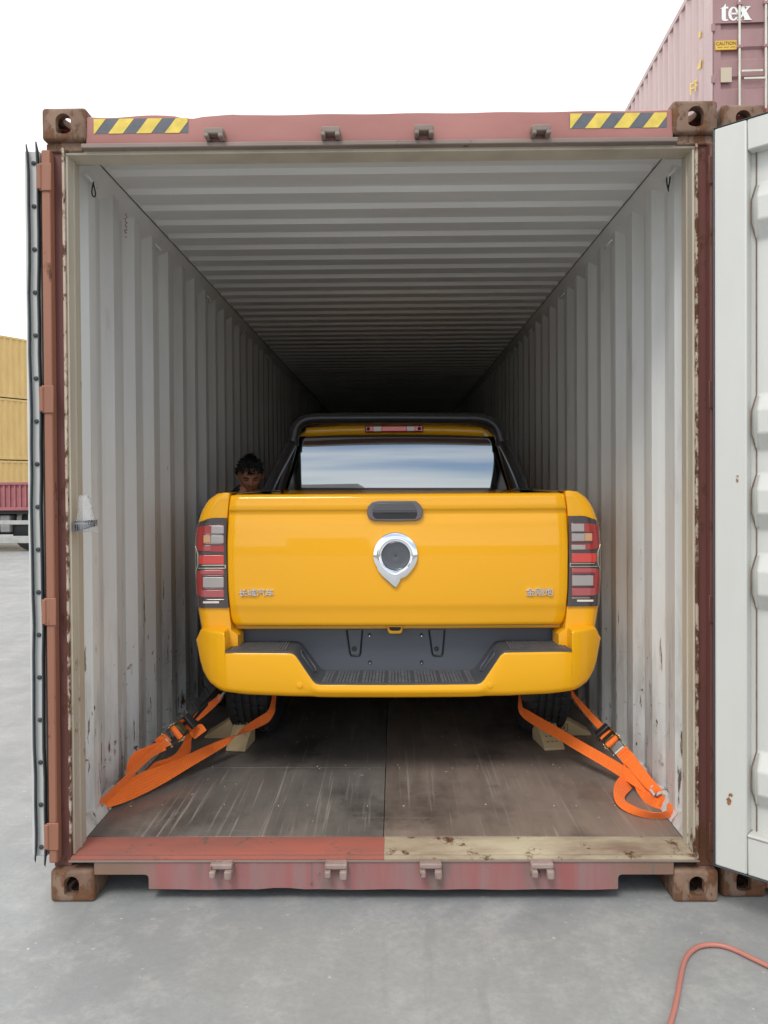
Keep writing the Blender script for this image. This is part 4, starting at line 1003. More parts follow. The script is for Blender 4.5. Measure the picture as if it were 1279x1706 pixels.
# step pad
YF, YK = YB0+.006, .835
fp = [tp(a, b, YF) for a, b in ((374.6,1085.2),(430,1085.6),(480,1086),(487,1087.2),(492,1090.6),(498,1099),(510,1117),(520,1131.5),(525.5,1136.8),(533,1138.6),(600,1138.9),(659,1139))]
bk = [tp(a, b, YK) for a, b in ((397,1069.6),(440,1069.4),(488,1069.2),(497,1069.8),(502,1072.6),(509,1081),(520,1095.5),(531,1110.5),(537,1116),(544,1117.8),(600,1118.2),(659,1118.4))]
full = lambda q: [(-x, z) for x, z in q]+[(x, z) for x, z in q[::-1]][1:]
F, B = full(fp), full(bk)
mb = MB(); rows = [[(X(x), YF-.004, z-.004) for x, z in F], [(X(x), YF-.003, z+.002) for x, z in F], [(X(x), YF+.002, z+.0035) for x, z in F]]
for k in range(1, 6): rows.append([(X(a[0]+(b[0]-a[0])*k/5), YF+(YK-YF)*k/5, a[1]+(b[1]-a[1])*k/5+.003) for a, b in zip(F, B)])
mb.grid(rows); SP = mb.build('step_pad', 'pad_pl', BP, smooth=35)
mb = MB()
def rib(x0f, zf, x0b, zb_, w_):
    mb.prism([(X(x0f-w_), YF+.012, zf+.0035), (X(x0f+w_), YF+.012, zf+.0035), (X(x0b+w_), YK-.01, zb_+.0035), (X(x0b-w_), YK-.01, zb_+.0035)], (0, 0, .003))
zf0, zb0 = fp[-1][1], bk[-1][1]; hw = abs(fp[9][0])-.005; n = 46
for k in range(n):
    t = -1+2*(k+.5)/n
    if k % 8 in (3,): continue
    rib(t*hw, zf0, t*abs(bk[9][0])*.995, zb0, .0045 if k % 4 else .0065)
for s in (-1, 1):
    for k in range(19):
        t = (k+.5)/19; xf = s*(fp[0][0]-.02+(fp[2][0]-fp[0][0]+.03)*t); xb = s*(bk[0][0]-.012+(bk[2][0]-bk[0][0]+.02)*t); rib(xf, fp[1][1], xb, bk[1][1], .0042)
mb.build('step_tread', 'rib_pl', BP)['kind'] = 'stuff'
for s in (-1, 1):    # oval slot on the sloping part
    a, b = F[5 if s < 0 else len(F)-6], F[7 if s < 0 else len(F)-8]; a2, b2 = B[5 if s < 0 else len(B)-6], B[7 if s < 0 else len(B)-8]
    def q(u, v): 
        ax = a[0]+(b[0]-a[0])*u; az = a[1]+(b[1]-a[1])*u; cx = a2[0]+(b2[0]-a2[0])*u; cz = a2[1]+(b2[1]-a2[1])*u
        return (X(ax+(cx-ax)*v), YF+(YK-YF)*v, az+(cz-az)*v+.0065)
    MB().tube([q(0, .35), q(.9, .35), q(1, .5), q(.9, .65), q(0, .65), q(-.1, .5), q(0, .35)], .004, 6).build('slot_rim', 'dark_pl', SP, smooth=60)
# grey panel behind the step
top_ = tp(397, 1047.5, YK+.002)
poly = [(-top_[0], top_[1])]+[(x, z) for x, z in B]+[(top_[0], top_[1])]
MB().prism([(X(x), YK+.002, z) for x, z in poly], (0, .02, 0)).build('grey_rear_panel', 'dark_pl', BP, bevel=.002)
for cx_ in (590.5, 727.5):
    q = [(cx_-13, 1050), (cx_-7.5, 1089), (cx_-6, 1092), (cx_+8, 1092), (cx_+9.5, 1089), (cx_+13, 1050)]
    pts = rr_poly(q, YK-.001); MB().tube(pts, .0042, 6).build('recess_shade_line', 'black_pl', BP, smooth=60)  # dark tube standing for the shaded edge of a recess not cut in
    pts = rr_poly([(a_+(1.2 if a_ < cx_ else -1.2), b_-1.2) for a_, b_ in q], YK-.002); MB().prism(pts, (0, .003, 0)).build('recess_panel', 'dark_pl', BP, bevel=.001)
    p = P(cx_-.5, 1081, YK-.004); MB().lathe([(0, .012), (-.002, .011), (-.002, .004), (0, .003)], (p.x, p.y, p.z), 'y', 16).build('panel_plug', 'black_pl', BP, smooth=50)
for px, py in ((615.5, 1058), (616, 1103), (702, 1103), (702, 1058)):
    p = P(px, py, YK-.0005); MB().lathe([(0, .008), (-.003, .007), (-.003, .004), (.001, .0035), (.001, .0002)], (p.x, p.y, p.z), 'y', 14).build('screw_hole', 'black_pl', BP, smooth=50)
    MB().lathe([(-.0005, .0033), (-.0005, .0001)], (p.x, p.y-.003, p.z-.004), 'y', 8).build('screw', 'silver', BP)
for px in (499, 816):
    p = P(px, 1141.5, YB0-.004); MB().lathe([(.002, .014), (-.0025, .0135), (-.0035, .011), (-.0035, .0002)], (p.x, YB0-.002, p.z), 'y', 24).build('parking_sensor', 'yellow_pl', BP, smooth=50)
# body strip below the tailgate and the winch opening
MB().box(X(-.755), X(.755), YR+.07, YR+.12, tz(1047.5, YR+.07), tz(1030, YR+.07)).build('tail_crossbar', 'yellow', PK, bevel=.006)
q = [(643,1041),(646,1053),(649,1056.5),(667,1056.5),(670,1053),(672,1041)]
MB().prism(rr_poly(q, YR+.058), (0, .05, 0)).build('winch_opening', 'yellow', PK, bevel=.006)
q = [(648,1047),(650,1050),(653,1051),(664,1051),(667,1049.5),(668,1045),(648,1045)]
MB().prism(rr_poly(q, YR+.0565), (0, .01, 0)).build('winch_hole', 'under', PK, bevel=.001)

# cab: rings along the length
def half(zr, hr, hb, crown=.02):         # half profile from sill over belt to roof centre
    return [(.80, .50), (.885, .58), (.905, .80), (.915, 1.05), (.90, 1.28), (hb, 1.42), (hb-.015, 1.47), (hr+.07, zr-.13), (hr+.025, zr-.06), (hr-.02, zr-.022), (hr-.08, zr-.006), (hr*.6, zr+crown*.5), (0, zr+crown)]
zR = tz(711, 2.48)
def ringp(Y0, prf, lean=0):
    return [(X(-x), Y0+lean*max(0, z-1.45), z) for x, z in prf]+[(X(x), Y0+lean*max(0, z-1.45), z) for x, z in prf[::-1]][1:]
hrR = .62
rows = [ringp(2.352, half(zR-.005, hrR, .84, .012), .10), ringp(2.50, half(zR+.012, hrR+.01, .86)), ringp(3.0, half(1.985, .63, .87)), ringp(3.7, half(1.985, .62, .87)), ringp(4.1, half(1.94, .60, .87))]
def hood(Y0, zr, hr): 
    prf = [(.80, .50), (.885, .58), (.905, .80), (.915, 1.0), (.90, 1.14), (.86, min(1.22, zr)), (.84, min(1.25, zr)), (hr+.06, zr-.02), (hr+.02, zr-.012), (hr, zr-.006), (hr-.05, zr-.003), (hr*.6, zr+.005), (0, zr+.012)]
    return ringp(Y0, prf)
rows += [hood(4.85, 1.34, .72), hood(5.6, 1.27, .66), hood(5.82, 1.20, .62), hood(5.88, .95, .60)]
mb = MB(); b0 = mb.grid(rows); nr = len(rows[0])
mb.face(list(range(nr))); mb.face([b0+(len(rows)-1)*nr+k for k in range(nr)][::-1])
CAB = mb.build('cab', 'yellow', PK, smooth=30)
# rear window: black border and mirror-tinted pane, both bowed
def yw(x, z, off):
    dz = max(0, z-1.47); return 2.348+.012*dz+.27*dz*dz-off+.001*(x/.75)**2
YW = 2.38
def win(pts, off, name, mat, par, th=.004, nx=16, nz=8):
    """pts: four pixel corners (top left, top right, bottom right, bottom left)"""
    c4 = [P(a, b, YW) for a, b in pts]; rows = []
    for i in range(nz+1):
        v = i/nz; row = []
        for j in range(nx+1):
            u = j/nx; a = c4[0].lerp(c4[1], u); b = c4[3].lerp(c4[2], u); p = a.lerp(b, v)
            sag = .010*(1-(2*u-1)**2)*(1-v)
            row.append((p.x, yw(p.x-TXC, p.z, off), p.z+sag))
        rows.append(row)
    mb = MB(); mb.grid(rows); return mb.build(name, mat, par, smooth=80, solid=th, fixn=False)
RW = win([(499,727.5),(822,727.5),(846,815.5),(472,815.5)], .016, 'rear_window', 'black_gl', CAB, .006)
win([(504,731),(817,731),(828,812.5),(492,812.5)], .0215, 'window_pane', 'rear_glass', RW, .003)
# roof lip with spoiler-like rear edge
c = [P(a, b, 2.36) for a, b in ((510,712.5),(570,709),(657,707.6),(745,709),(804,712.5))]
d = [P(a, b, 2.34) for a, b in ((507,727),(570,724.5),(657,723.5),(745,724.5),(806,727))]
mb = MB(); rows = []
for off, t in ((.20, -.05), (.03, 0), (.006, .10), (0, .25), (0, .6), (.006, .9), (.02, 1.0), (.10, 1.0)):
    rows.append([(a.x+(b.x-a.x)*max(t, 0), 2.355+off, a.z+(b.z-a.z)*max(t, 0)+(.012 if t < 0 else 0)) for a, b in zip(c, d)])
mb.grid(rows); mb.build('roof_lip', 'yellow', CAB, smooth=50, solid=.004)
# high brake light
q = P(607.5, 708.6, 2.33), P(705, 720, 2.33)
BL = MB().box(q[0].x, q[1].x, 2.333, 2.42, q[1].z, q[0].z).build('brake_light', 'lens_red', CAB, bevel=.008, seg=3)
zc_ = (q[0].z+q[1].z)/2; hh = (q[0].z-q[1].z)*.33
for x0_, x1_, mt in ((611,621,'brake_red'),(622,635.5,'white_lens'),(636,677,'brake_red'),(677.5,690.5,'white_lens'),(691,701,'brake_red')):
    a, b = P(x0_, 714, 2.33).x, P(x1_, 714, 2.33).x; MB().box(a, b, 2.3265, 2.334, zc_-hh, zc_+hh).build('brake_lens', mt, BL, bevel=.002)
for x_ in (613.5, 698.5):
    MB().lathe([(0, .012), (-.004, .011), (-.004, .0002)], (P(x_, 714, 2.33).x, 2.327, zc_), 'y', 16).build('brake_screw', 'under', BL, smooth=50)
# side and front glass, doors lines, handles, mirrors
for s in (-1, 1):
    for y0, y1 in ((2.55, 3.15), (3.22, 3.98)):
        mb = MB(); z0, z1 = 1.475, 1.82
        def sxx(z): return interp([(1.42, .855), (1.47, .842), (1.855, .705), (1.93, .65)], z)+.004
        mb.grid([[(X(s*sxx(z0)), y0, z0), (X(s*sxx(z0)), y1+(.25 if y1 > 3.5 else 0), z0)], [(X(s*(sxx(z1))), y0+.04, z1), (X(s*(sxx(z1))), y1-.0, z1)]]); mb.build('side_window', 'side_glass', CAB, solid=.004)
    for y in (2.62, 3.45): MB().box(*sorted((X(s*.91), X(s*.935))), y, y+.17, 1.24, 1.27).build('door_handle', 'yellow', CAB, bevel=.008)
    MB().box(*sorted((X(s*.90), X(s*1.06))), 4.0, 4.11, 1.42, 1.62).build('side_mirror', 'black_pl', CAB, bevel=.03, seg=3)
    MB().box(*sorted((X(s*.55), X(s*.86))), 5.80, 5.87, 1.02, 1.16).build('headlight', 'white_lens', CAB, bevel=.02)
mb = MB(); mb.grid([[(X(-.80), 4.70, 1.40), (X(.80), 4.70, 1.40)], [(X(-.60), 4.13, 1.90), (X(.60), 4.13, 1.90)]]); mb.build('windscreen', 'side_glass', CAB, solid=.006)
MB().box(X(-.5), X(.5), 5.83, 5.90, .72, 1.12).build('grille', 'black_pl', CAB, bevel=.02)
MB().box(X(-.92), X(.92), 5.78, 5.98, .48, .72).build('front_bumper', 'yellow_pl', CAB, bevel=.05, seg=3)

# roll bar
YH = 2.262
def pth(pts, k=6): return join_curve([tuple(P(a, b, Y)) for a, b, Y in pts], k)
RB = None
hp = [(463,822,YH),(478,773,YH),(487,738,YH),(492,716,YH),(502,703,YH),(520,697.5,YH),(560,696.6,YH),(657,696.2,YH),(750,696.6,YH),(796,697.5,YH),(816,703,YH),(829,716,YH),(836,738,YH),(846,773,YH),(861,822,YH)]
MBr = MB().tube([Vector(p) for p in pth(hp)], .034, 16); RB = MBr.build('roll_bar', 'rollbar', PK, smooth=80)
for s, q in ((-1, [(487,738,YH),(478,756,2.10),(458,793,1.80),(441,830,1.55)]), (1, [(836,738,YH),(846,756,2.10),(863,793,1.80),(877,832,1.55)])):
    MB().tube([Vector(p) for p in pth(q)], [.030]*19, 14).build('stay_tube', 'rollbar', RB, smooth=80)
    e = P(q[-1][0], 826, 1.55); MB().box(e.x-.05, e.x+.05, 1.45, 1.66, 1.484, 1.496).build('mounting_plate', 'black_pl', RB, bevel=.004)
    e = P(q[0][0]-s*0, 738, YH); MB().lathe([(-.02, .038), (-.02, .041), (.02, .041), (.02, .038)], (e.x, YH, e.z), 'z', 20).build('collar', 'rollbar', RB, smooth=60)

# wheels, axle, chassis
def wheel(x, y, s):
    g = []
    W2 = .118; RO = .383
    pr = [(-W2*.72, .22), (-W2, .26), (-W2*1.02, .31), (-W2*.97, .355), (-W2*.86, .374)]
    pr += [(-.084, RO-.004)]
    for gx in (-.058, -.020, .020, .058):
        pr += [(gx-.009, RO), (gx-.006, RO-.011), (gx+.006, RO-.011), (gx+.009, RO)]
    pr += [(.084, RO-.004), (W2*.86, .374), (W2*.97, .355), (W2*1.02, .31), (W2, .26), (W2*.72, .22)]
    t = MB().lathe(pr, (x, y, .167+RO), 'x', 60).build('wheel', 'rubber', PK, smooth=30)
    mb = MB(); n = 46
    for k in range(n):
        a = 2*math.pi*k/n
        for lx_ in (-.072, -.039, 0, .039, .072):
            a2 = a+(.05 if lx_ > 0 else 0)
            ct, st = math.cos(a2), math.sin(a2); tx = (-st, ct)
            r0, r1 = RO-.003, RO+.0028; hw_ = .011; hx = .013
            pts = []
            for rr_, in ((r0,), (r1,)):
                for dx, dt in ((-hx, -hw_), (hx, -hw_+.003), (hx, hw_+.003), (-hx, hw_)):
                    pts.append((x+lx_+dx, y+ct*rr_+tx[0]*dt, .167+RO+st*rr_+tx[1]*dt))
            mb.add(pts, [(0,3,2,1),(4,5,6,7),(0,1,5,4),(1,2,6,5),(2,3,7,6),(3,0,4,7)])
    o = mb.build('tread_blocks', 'rubber', t); o['kind'] = 'stuff'
    MB().lathe([(s*.10, .222), (s*.085, .19), (s*.04, .17), (s*.03, .06), (s*.05, .055), (s*.05, .001)], (x, y, .167+RO), 'x', 32).build('rim', 'steel_grey', t, smooth=35)
for s in (-1, 1):
    wheel(X(s*.775), 1.52, s); wheel(X(s*.775), 4.72, s)
    MB().box(*sorted((X(s*.46), X(s*.54))), .80, 5.7, .60, .72).build('chassis_rail', 'under', PK, bevel=.01)
    MB().tube([(X(s*.57), .95, .62), (X(s*.57), 1.25, .50), (X(s*.57), 1.52, .47), (X(s*.57), 1.9, .50), (X(s*.57), 2.2, .60)], .028, 8).build('leaf_spring', 'under', PK, smooth=60)
    MB().tube([(X(s*.50), 1.60, .52), (X(s*.42), 1.35, .90)], .03, 10).build('shock_absorber', 'under', PK, smooth=60)
    MB().box(*sorted((X(s*.62), X(s*.90))), 1.08, 1.095, .34, .66).build('mud_flap', 'rubber', PK) if False else None
MB().tube([(X(-.68), 1.52, .55), (X(.68), 1.52, .55)], .045, 14).lathe([(-.15, .05), (-.10, .12), (0, .15), (.10, .12), (.15, .05)], (X(.05), 1.52, .55), 'x', 20).build('rear_axle', 'under', PK, smooth=50)
MB().tube([(X(.60), 2.6, .46), (X(.62), 2.0, .46), (X(.60), 1.9, .60), (X(.60), 1.2, .62), (X(.62), .92, .50)], .03, 10).build('exhaust_pipe', 'under', PK, smooth=60)
MB().box(X(-.70), X(.70), .86, .90, .60, .72).build('chassis_crossmember', 'under', PK, bevel=.01)
MB().box(X(-.80), X(.80), .90, 4.4, .86, .92).build('underbody', 'under', PK)
for y in (2.4, 3.2, 4.0): MB().box(X(-.46), X(.46), y, y+.08, .60, .70).build('chassis_crossmember', 'under', PK)

# ------------------------------------------------------------------ straps
def ribbon(name, pts, parent, label=None, n=8, th=.0012):
    """pts: (pixel x, pixel y, Y, half width vector in pixels dx, dy, extra depth of the half width)"""
    q = join_curve(pts, n); mb = MB(); rows = []; acc = 0; prev = None
    for px, py, Y, wx, wy, wd in q:
        c = P(px, py, Y); a = P(px+wx, py+wy, Y)-c; a.y += wd
        if prev is not None: acc += (c-prev).length
        prev = c; rows.append((c-a, c-a*.33, c+a*.33, c+a, acc))
    b = len(mb.v)
    for i, r_ in enumerate(rows):
        for j in range(4): mb.uv[len(mb.v)] = (j/3, r_[4]); mb.v.append(Vector(r_[j]))
    for i in range(len(rows)-1):
        for j in range(3): mb.face([b+i*4+j, b+i*4+j+1, b+(i+1)*4+j+1, b+(i+1)*4+j])
    o = mb.build(name, 'web', parent, smooth=180, solid=.0024, fixn=False)
    if label: o['label'] = label
    return o
def ratchet(c, d, up, parent, sc=1.0):
    """c centre, d direction of the strap, up the face normal"""
    d = d.normalized(); n = (up-d*up.dot(d)).normalized(); w_ = d.cross(n)
    def q(a, b, e): return c+d*a*sc+w_*b*sc+n*e*sc
    def bar(a0, a1, b0, b1, e0, e1, mat, name, bev=.002):
        mb = MB(); mb.add([q(a, b, e) for e in (e0, e1) for a, b in ((a0, b0), (a1, b0), (a1, b1), (a0, b1))], [(0,3,2,1),(4,5,6,7),(0,1,5,4),(1,2,6,5),(2,3,7,6),(3,0,4,7)]); return mb.build(name, mat, parent, bevel=bev)
    for s in (-1, 1):
        bar(-.075, .055, s*.030, s*.034, -.014, .016, 'ratchet', 'side_plate')
        bar(-.03, .095, s*.036, s*.040, .004, .034, 'ratchet', 'lever_plate')
        mb = MB(); pts = []
        for k in range(24):
            a = k/24*2*math.pi; rr_ = .024 if k % 2 else .019; pts.append(q(math.cos(a)*rr_, s*.0415, .012+math.sin(a)*rr_))
        mb.prism(pts, w_*s*.003*sc); mb.build('ratchet_wheel', 'hook', parent)
        MB().tube([q(0, s*.04, .012), q(0, s*.050, .012)], .009*sc, 12).build('axle_cap', 'galv', parent, smooth=50)
        MB().tube([q(-.06, s*.034, 0), q(-.06, s*.042, 0)], .007*sc, 10).build('bolt_head', 'hook', parent, smooth=50)
    bar(.075, .110, -.040, .040, .010, .036, 'black_pl', 'lever_handle', .006)
    bar(.02, .05, -.029, .029, .020, .024, 'ratchet', 'pawl_plate')
    MB().tube([q(0, -.045, .012), q(0, .045, .012)], .016*sc, 14).build('webbing_roll', 'web', parent, smooth=50)
    MB().tube([q(-.06, -.036, 0), q(-.06, .036, 0)], .007*sc, 10).build('cross_bolt', 'galv', parent, smooth=50)
def anchor_hook(px, py, Y, parent, s):
    p = P(px, py, Y)+Vector((s*.018, .02, 0)); mb = MB().tube([p+Vector((-s*.01, 0, .010)), p+Vector((s*.010, .012, .002)), p+Vector((s*.014, -.006, -.010)), p+Vector((s*.006, -.022, -.014)), p+Vector((s*.0, -.024, -.004))], .0042, 8)
    mb.build('anchor_hook', 'rusty', parent, smooth=60)

# left long strap: anchor on the wall foot -> twisted -> inner side of the rear axle
q = P(163, 1345, .40)
S1 = empty('tie_down_strap', q); tag(S1, 'long flat orange strap from the left wall foot over the left wedge to the axle', 'strap', 'orange lashing straps on the rear axle')
ribbon('webbing', [(164,1345,.385,2,-2,.012),(178,1335,.42,-2.5,-9,.010),(205,1321,.48,-4.5,-14,.010),(241,1303,.58,-5,-15.5,.010),(276,1287,.68,-5,-12.5,.010),(311,1269.5,.79,-4.5,-9,.008),(346,1251,.90,-3.5,-7,.010),(378,1235,1.01,-1.5,-3,.024),(396,1224,1.06,1.5,2,.024),(412,1214,1.09,4,5,.012),(428,1205,1.12,4.5,6.5,.010),(443,1196,1.13,5,6,.005),(451,1186,1.14,5.5,2.0,.01),(454,1176,1.16,3.5,.6,.016),(457,1158,1.20,2.5,0,.02),(459,1140,1.26,2.5,0,.02)], S1)
anchor_hook(163, 1347, .385, S1, -1)
# left ratchet strap
S2 = empty('ratchet_strap', P(163, 1340, .42)); tag(S2, 'orange ratchet strap with buckle and hanging tail beside the left container wall', 'strap', 'ratchet straps with buckles')
ribbon('webbing', [(164,1340,.36,2.5,2.5,.014),(191,1315,.43,2.8,3.2,.014),(216,1291,.49,3,3.2,.014),(244,1264,.56,3.2,3.4,.014),(269,1244,.62,3.8,4.2,.014),(280,1236,.65,5,5,.012)], S2)
ribbon('webbing', [(325,1199,.86,4,3.4,.012),(335,1189,.91,4.6,4.8,.010),(350,1176,.98,4.2,4.6,.010),(363,1165,1.05,3.4,3.6,.012),(368,1158,1.08,3,3,.01)], S2)
rc_ = P(292, 1222, .74); rd = P(318, 1200, .84)-P(262, 1246, .66)
ratchet(rc_, rd, Vector((.55, -.75, .55)), S2, .92)
MB().tube([P(363,1166,1.05), P(369,1159,1.08), P(374,1152,1.12)], .006, 8).build('hook', 'galv', S2, smooth=60)
MB().tube([P(306,1206,.80), P(322,1198,.86), P(334,1184,.92), P(352,1166,1.02)], .010, 8).build('handle_bar', 'black_pl', S2, smooth=60)
# loose loops and tail of the left ratchet strap
ribbon('loose_loop', [(272,1242,.63,5,7,.0),(250,1252,.62,6,8,.0),(232,1262,.60,8,9,.0),(221,1276,.58,8,6,.005),(217,1290,.56,4,1,.02)], S2, 'loose orange loop leaning against the wall')
ribbon('loose_loop', [(217,1290,.56,-1,3,.02),(228,1294,.58,0,4,.015),(245,1288,.62,1,5,.012),(262,1277,.68,3,8,.010),(282,1272,.74,4,9,.005),(300,1262,.80,9,6,.01),(308,1248,.86,8,2.5,.015),(312,1234,.90,5,0,.02),(315,1222,.90,6,-1,.02)], S2)
ribbon('tail_flap', [(300,1210,.82,5,7,.004),(316,1206,.84,8,7,.004),(326,1214,.83,9,-7.5,.004),(334,1224,.80,9.5,-7,.004)], S2, 'free square end of the strap')
ribbon('webbing_band', [(262,1240,.66,4,6,.01),(270,1233,.68,5,6.5,.01),(280,1228,.70,5,7,.01)], S2)

# right long strap
S3 = empty('tie_down_strap', P(1120, 1345, .40)); tag(S3, 'long flat orange strap from the right wall foot over the stamped wedge to the axle', 'strap', 'orange lashing straps on the rear axle')
ribbon('webbing', [(866,1140,1.26,2.5,0,.02),(866,1160,1.22,3,0,.02),(867,1180,1.18,4,-1.5,.012),(876,1190,1.15,4,-6,.008),(900,1205,1.08,4,-7.2,.006),(930,1222,.99,4,-7.2,.006),(965,1243,.88,4,-7.5,.006),(1000,1263,.78,4.2,-7.8,.006),(1030,1281,.69,4.5,-8,.006),(1055,1297,.61,5,-8,.006),(1085,1318,.53,5,-7,.008),(1110,1338,.46,5,-6,.01),(1122,1346,.42,4,-4,.01)], S3)
# right ratchet strap
S4 = empty('ratchet_strap', P(1120, 1340, .42)); tag(S4, 'orange ratchet strap with buckle and looped tail piled by the right container wall', 'strap', 'ratchet straps with buckles')
ribbon('webbing', [(952,1150,1.10,2,-2,.01),(956,1160,1.06,2.6,-2.2,.01),(975,1183,.98,3.6,-3.4,.01),(992,1202,.92,4.2,-3.6,.012),(1001,1211,.90,4.6,-3.4,.012)], S4)
ribbon('webbing', [(1003,1215,.88,9,-8,.0),(1008,1222,.85,11,-7,.0),(1018,1230,.82,8,-6,.0)], S4)
rd = P(1002, 1212, .90)-P(1045, 1262, .68)
ratchet(P(1022, 1238, .79), rd, Vector((-.45, -.8, .5)), S4, .90)
MB().tube([P(1010,1210,.88), P(1003,1222,.86), P(996,1233,.85)], .010, 10).build('handle_bar', 'black_pl', S4, smooth=60)
ribbon('webbing', [(1034,1250,.72,7.5,-7.5,.0),(1046,1262,.69,7.5,-7.5,.0),(1062,1282,.62,7.5,-6,.0),(1082,1306,.54,7.5,-5,.0),(1100,1324,.48,7,-4,.0),(1116,1340,.42,5,-3,.0)], S4)
ribbon('loose_loop', [(1036,1252,.70,7.5,-7.5,-.002),(1045,1264,.69,8,-6,-.002),(1052,1280,.67,9,-3.5,-.002),(1061,1300,.62,8.5,0,-.002),(1073,1322,.54,8,-4,.0),(1087,1336,.46,5,-7,.004),(1100,1340,.43,2,-7,.006),(1109,1332,.43,-4,-7,.006)], S4)
ribbon('loose_loop', [(1056,1292,.66,7,-3,.01),(1044,1302,.63,-9,-8,.006),(1032,1318,.53,-8,-6,.012),(1033,1334,.45,-8,1,.010),(1045,1345,.39,-6.5,5.5,.010),(1066,1354,.33,-3,7,.012),(1090,1359,.30,1,7,.012),(1110,1357,.31,6,6.5,.010),(1120,1348,.33,8,1,.006),(1115,1336,.38,6,-6,.006)], S4, 'big loose loop lying on the floor')
ribbon('loose_loop', [(1072,1312,.57,5,-5,.01),(1088,1322,.50,4,-6,.01),(1103,1334,.43,4,-7,.01)], S4)
anchor_hook(1123, 1342, .41, S4, 1)

# ------------------------------------------------------------------ wedges
def wedge(name, x, y, w_, l_, h, rz, mat, label, nails=(), group='wooden wheel wedges', topflat=.25):
    """wedge: toe towards -y local, tall end at +y"""
    mb = MB(); t = l_*topflat
    pts = [(-w_/2, 0, 0), (-w_/2, l_, 0), (-w_/2, l_, h), (-w_/2, l_-t, h), (-w_/2, 0, .012)]
    mb.prism(pts, (w_, 0, 0)); o = mb.build(name, mat, None, bevel=.002, loc=(0, 0, 0)); o.location = (x, y, .1675); o.rotation_euler = (0, 0, rz); tag(o, label, 'wedge', group)
    for (u, v) in nails:
        z = .012+(h-.012)*v/(1-topflat) ; MB().lathe([(0, .004), (-.002, .004), (-.002, .0003)], (u*w_, l_*v, z+.001), 'z', 10).build('nail', 'under', None, loc=(0, 0, 0)).parent = o
    return o
p = P(394, 1252, 1.13-.0); pz_ = P(394, 1252, 1.10)
def floorpt(px, py, z=.1675):
    d_ = (_f + _r*((px-PPX)/FPX) - _u*((py-PPY)/FPX)); t = (z-CAM.z)/d_.z; return CAM+d_*t
a = floorpt(392, 1252); wedge('wheel_wedge', a.x, a.y, .102, .18, .112, R(-6), 'timber2', 'pale square wooden wedge on the floor behind the left rear tyre', [(-.28, .42), (.25, .45)], topflat=.1)
a = floorpt(340, 1231); wedge('wheel_wedge', a.x, a.y+.06, .11, .20, .13, R(-90), 'timber', 'tan wooden wedge on its side between the left tyre and the container wall', topflat=.05)
a = floorpt(924, 1250); wr = wedge('wheel_wedge', a.x, a.y, .105, .20, .125, R(8), 'timber2', 'pale wooden wedge with ink stamps under the strap behind the right rear tyre', topflat=.15)
a = floorpt(985, 1226); ws = wedge('wheel_wedge', a.x, a.y+.06, .11, .21, .125, R(90), 'timber2', 'pale wooden wedge with a framed brown stamp between the right tyre and the wall', topflat=.05)
# stamped frame on the side wedge (its camera-side face is local -x)
mb = MB()
for y0, y1, z0, z1 in ((.125,.195,.022,.026),(.125,.195,.060,.064),(.125,.129,.026,.060),(.191,.195,.026,.060),(.14,.15,.034,.052),(.158,.172,.036,.050),(.178,.184,.034,.052)):
    mb.box(-.0562, -.0545, y0, y1, z0, z1)
o = mb.build('ink_stamp', 'stamp', None, loc=(0, 0, 0)); o.parent = ws; o['kind'] = 'stuff'
mb = MB()
for i in range(3):
    for j in range(3):
        v = .03+j*.028; z = .012+(.125-.012)*v/(.20*.85); mb.box(-.03+i*.022, -.018+i*.022, v, v+.005, z+.0005, z+.004)
o = mb.build('ink_stamp', 'stamp', None, loc=(0, 0, 0)); o.parent = wr; o['kind'] = 'stuff'

# ------------------------------------------------------------------ plastic bag with a finned unit hanging at the left seal plate
pb = P(143, 855, .04)
BG = empty('plastic_bag', (pb.x-.01, pb.y, P(143, 886, .04).z)); tag(BG, 'clear plastic bag holding a grey finned block, hung on the left wall by the opening', 'plastic bag')
mb = MB(); rows = []
x0, x1 = P(126, 850, .04).x, P(164, 850, .04).x
for i in range(13):
    t = i/12; z = P(140, 826+ (886-826)*t, .04).z; ww = (.45+.55*t)*(x1-x0)/2; cx_ = (x0+x1)/2-(1-t)*.012
    row = []
    for k in range(16):
        a = k/16*2*math.pi; dd = .028*(.3+.7*t)*(1-.6*max(0, t-.85)/.15)
        row.append((cx_+math.cos(a)*ww+random.uniform(-.004, .004), .04+math.sin(a)*dd+random.uniform(-.004, .004), z+random.uniform(-.003, .003)))
    rows.append(row)
mb.grid(rows, 0, True); mb.face([12*16+k for k in range(16)]); mb.build('film', 'film', BG, smooth=180)
c0, c1 = P(127, 887, .04), P(158, 869, .04)
mb = MB(); d_ = Vector((c1.x-c0.x, 0, .028)); 
for k in range(9):
    t = k/8; x = c0.x+(c1.x-c0.x)*t; zz_ = c0.z+.006+.018*t; hgt_ = .036-.014*t
    mb.box(x-.0022, x+.0022, .020, .058, zz_, zz_+hgt_)
mb.prism([(c0.x, .024, c0.z+.004), (c1.x, .024, c0.z+.022), (c1.x, .024, c0.z+.030), (c0.x, .024, c0.z+.014)], (0, .03, 0)); mb.build('finned_block', 'dark_pl', BG)
MB().box(c0.x, c1.x-.004, .023, .054, c0.z+.030, c0.z+.036).build('block_lid', 'galv', BG, bevel=.002)

# ------------------------------------------------------------------ hose on the ground
hp = [(1112,1720),(1121,1690),(1128,1660),(1133,1632),(1138,1608),(1145,1592),(1158,1580),(1175,1574.5),(1200,1575),(1225,1583),(1250,1595),(1285,1612),(1340,1640)]
pts = join_curve([tuple(floorpt(a, b, .009)) for a, b in hp], 6)
hs = MB().tube([Vector(p) for p in pts], .0078, 12).build('hose', 'hose', smooth=80); tag(hs, 'thin salmon pink hose curving over the concrete at lower right', 'hose')

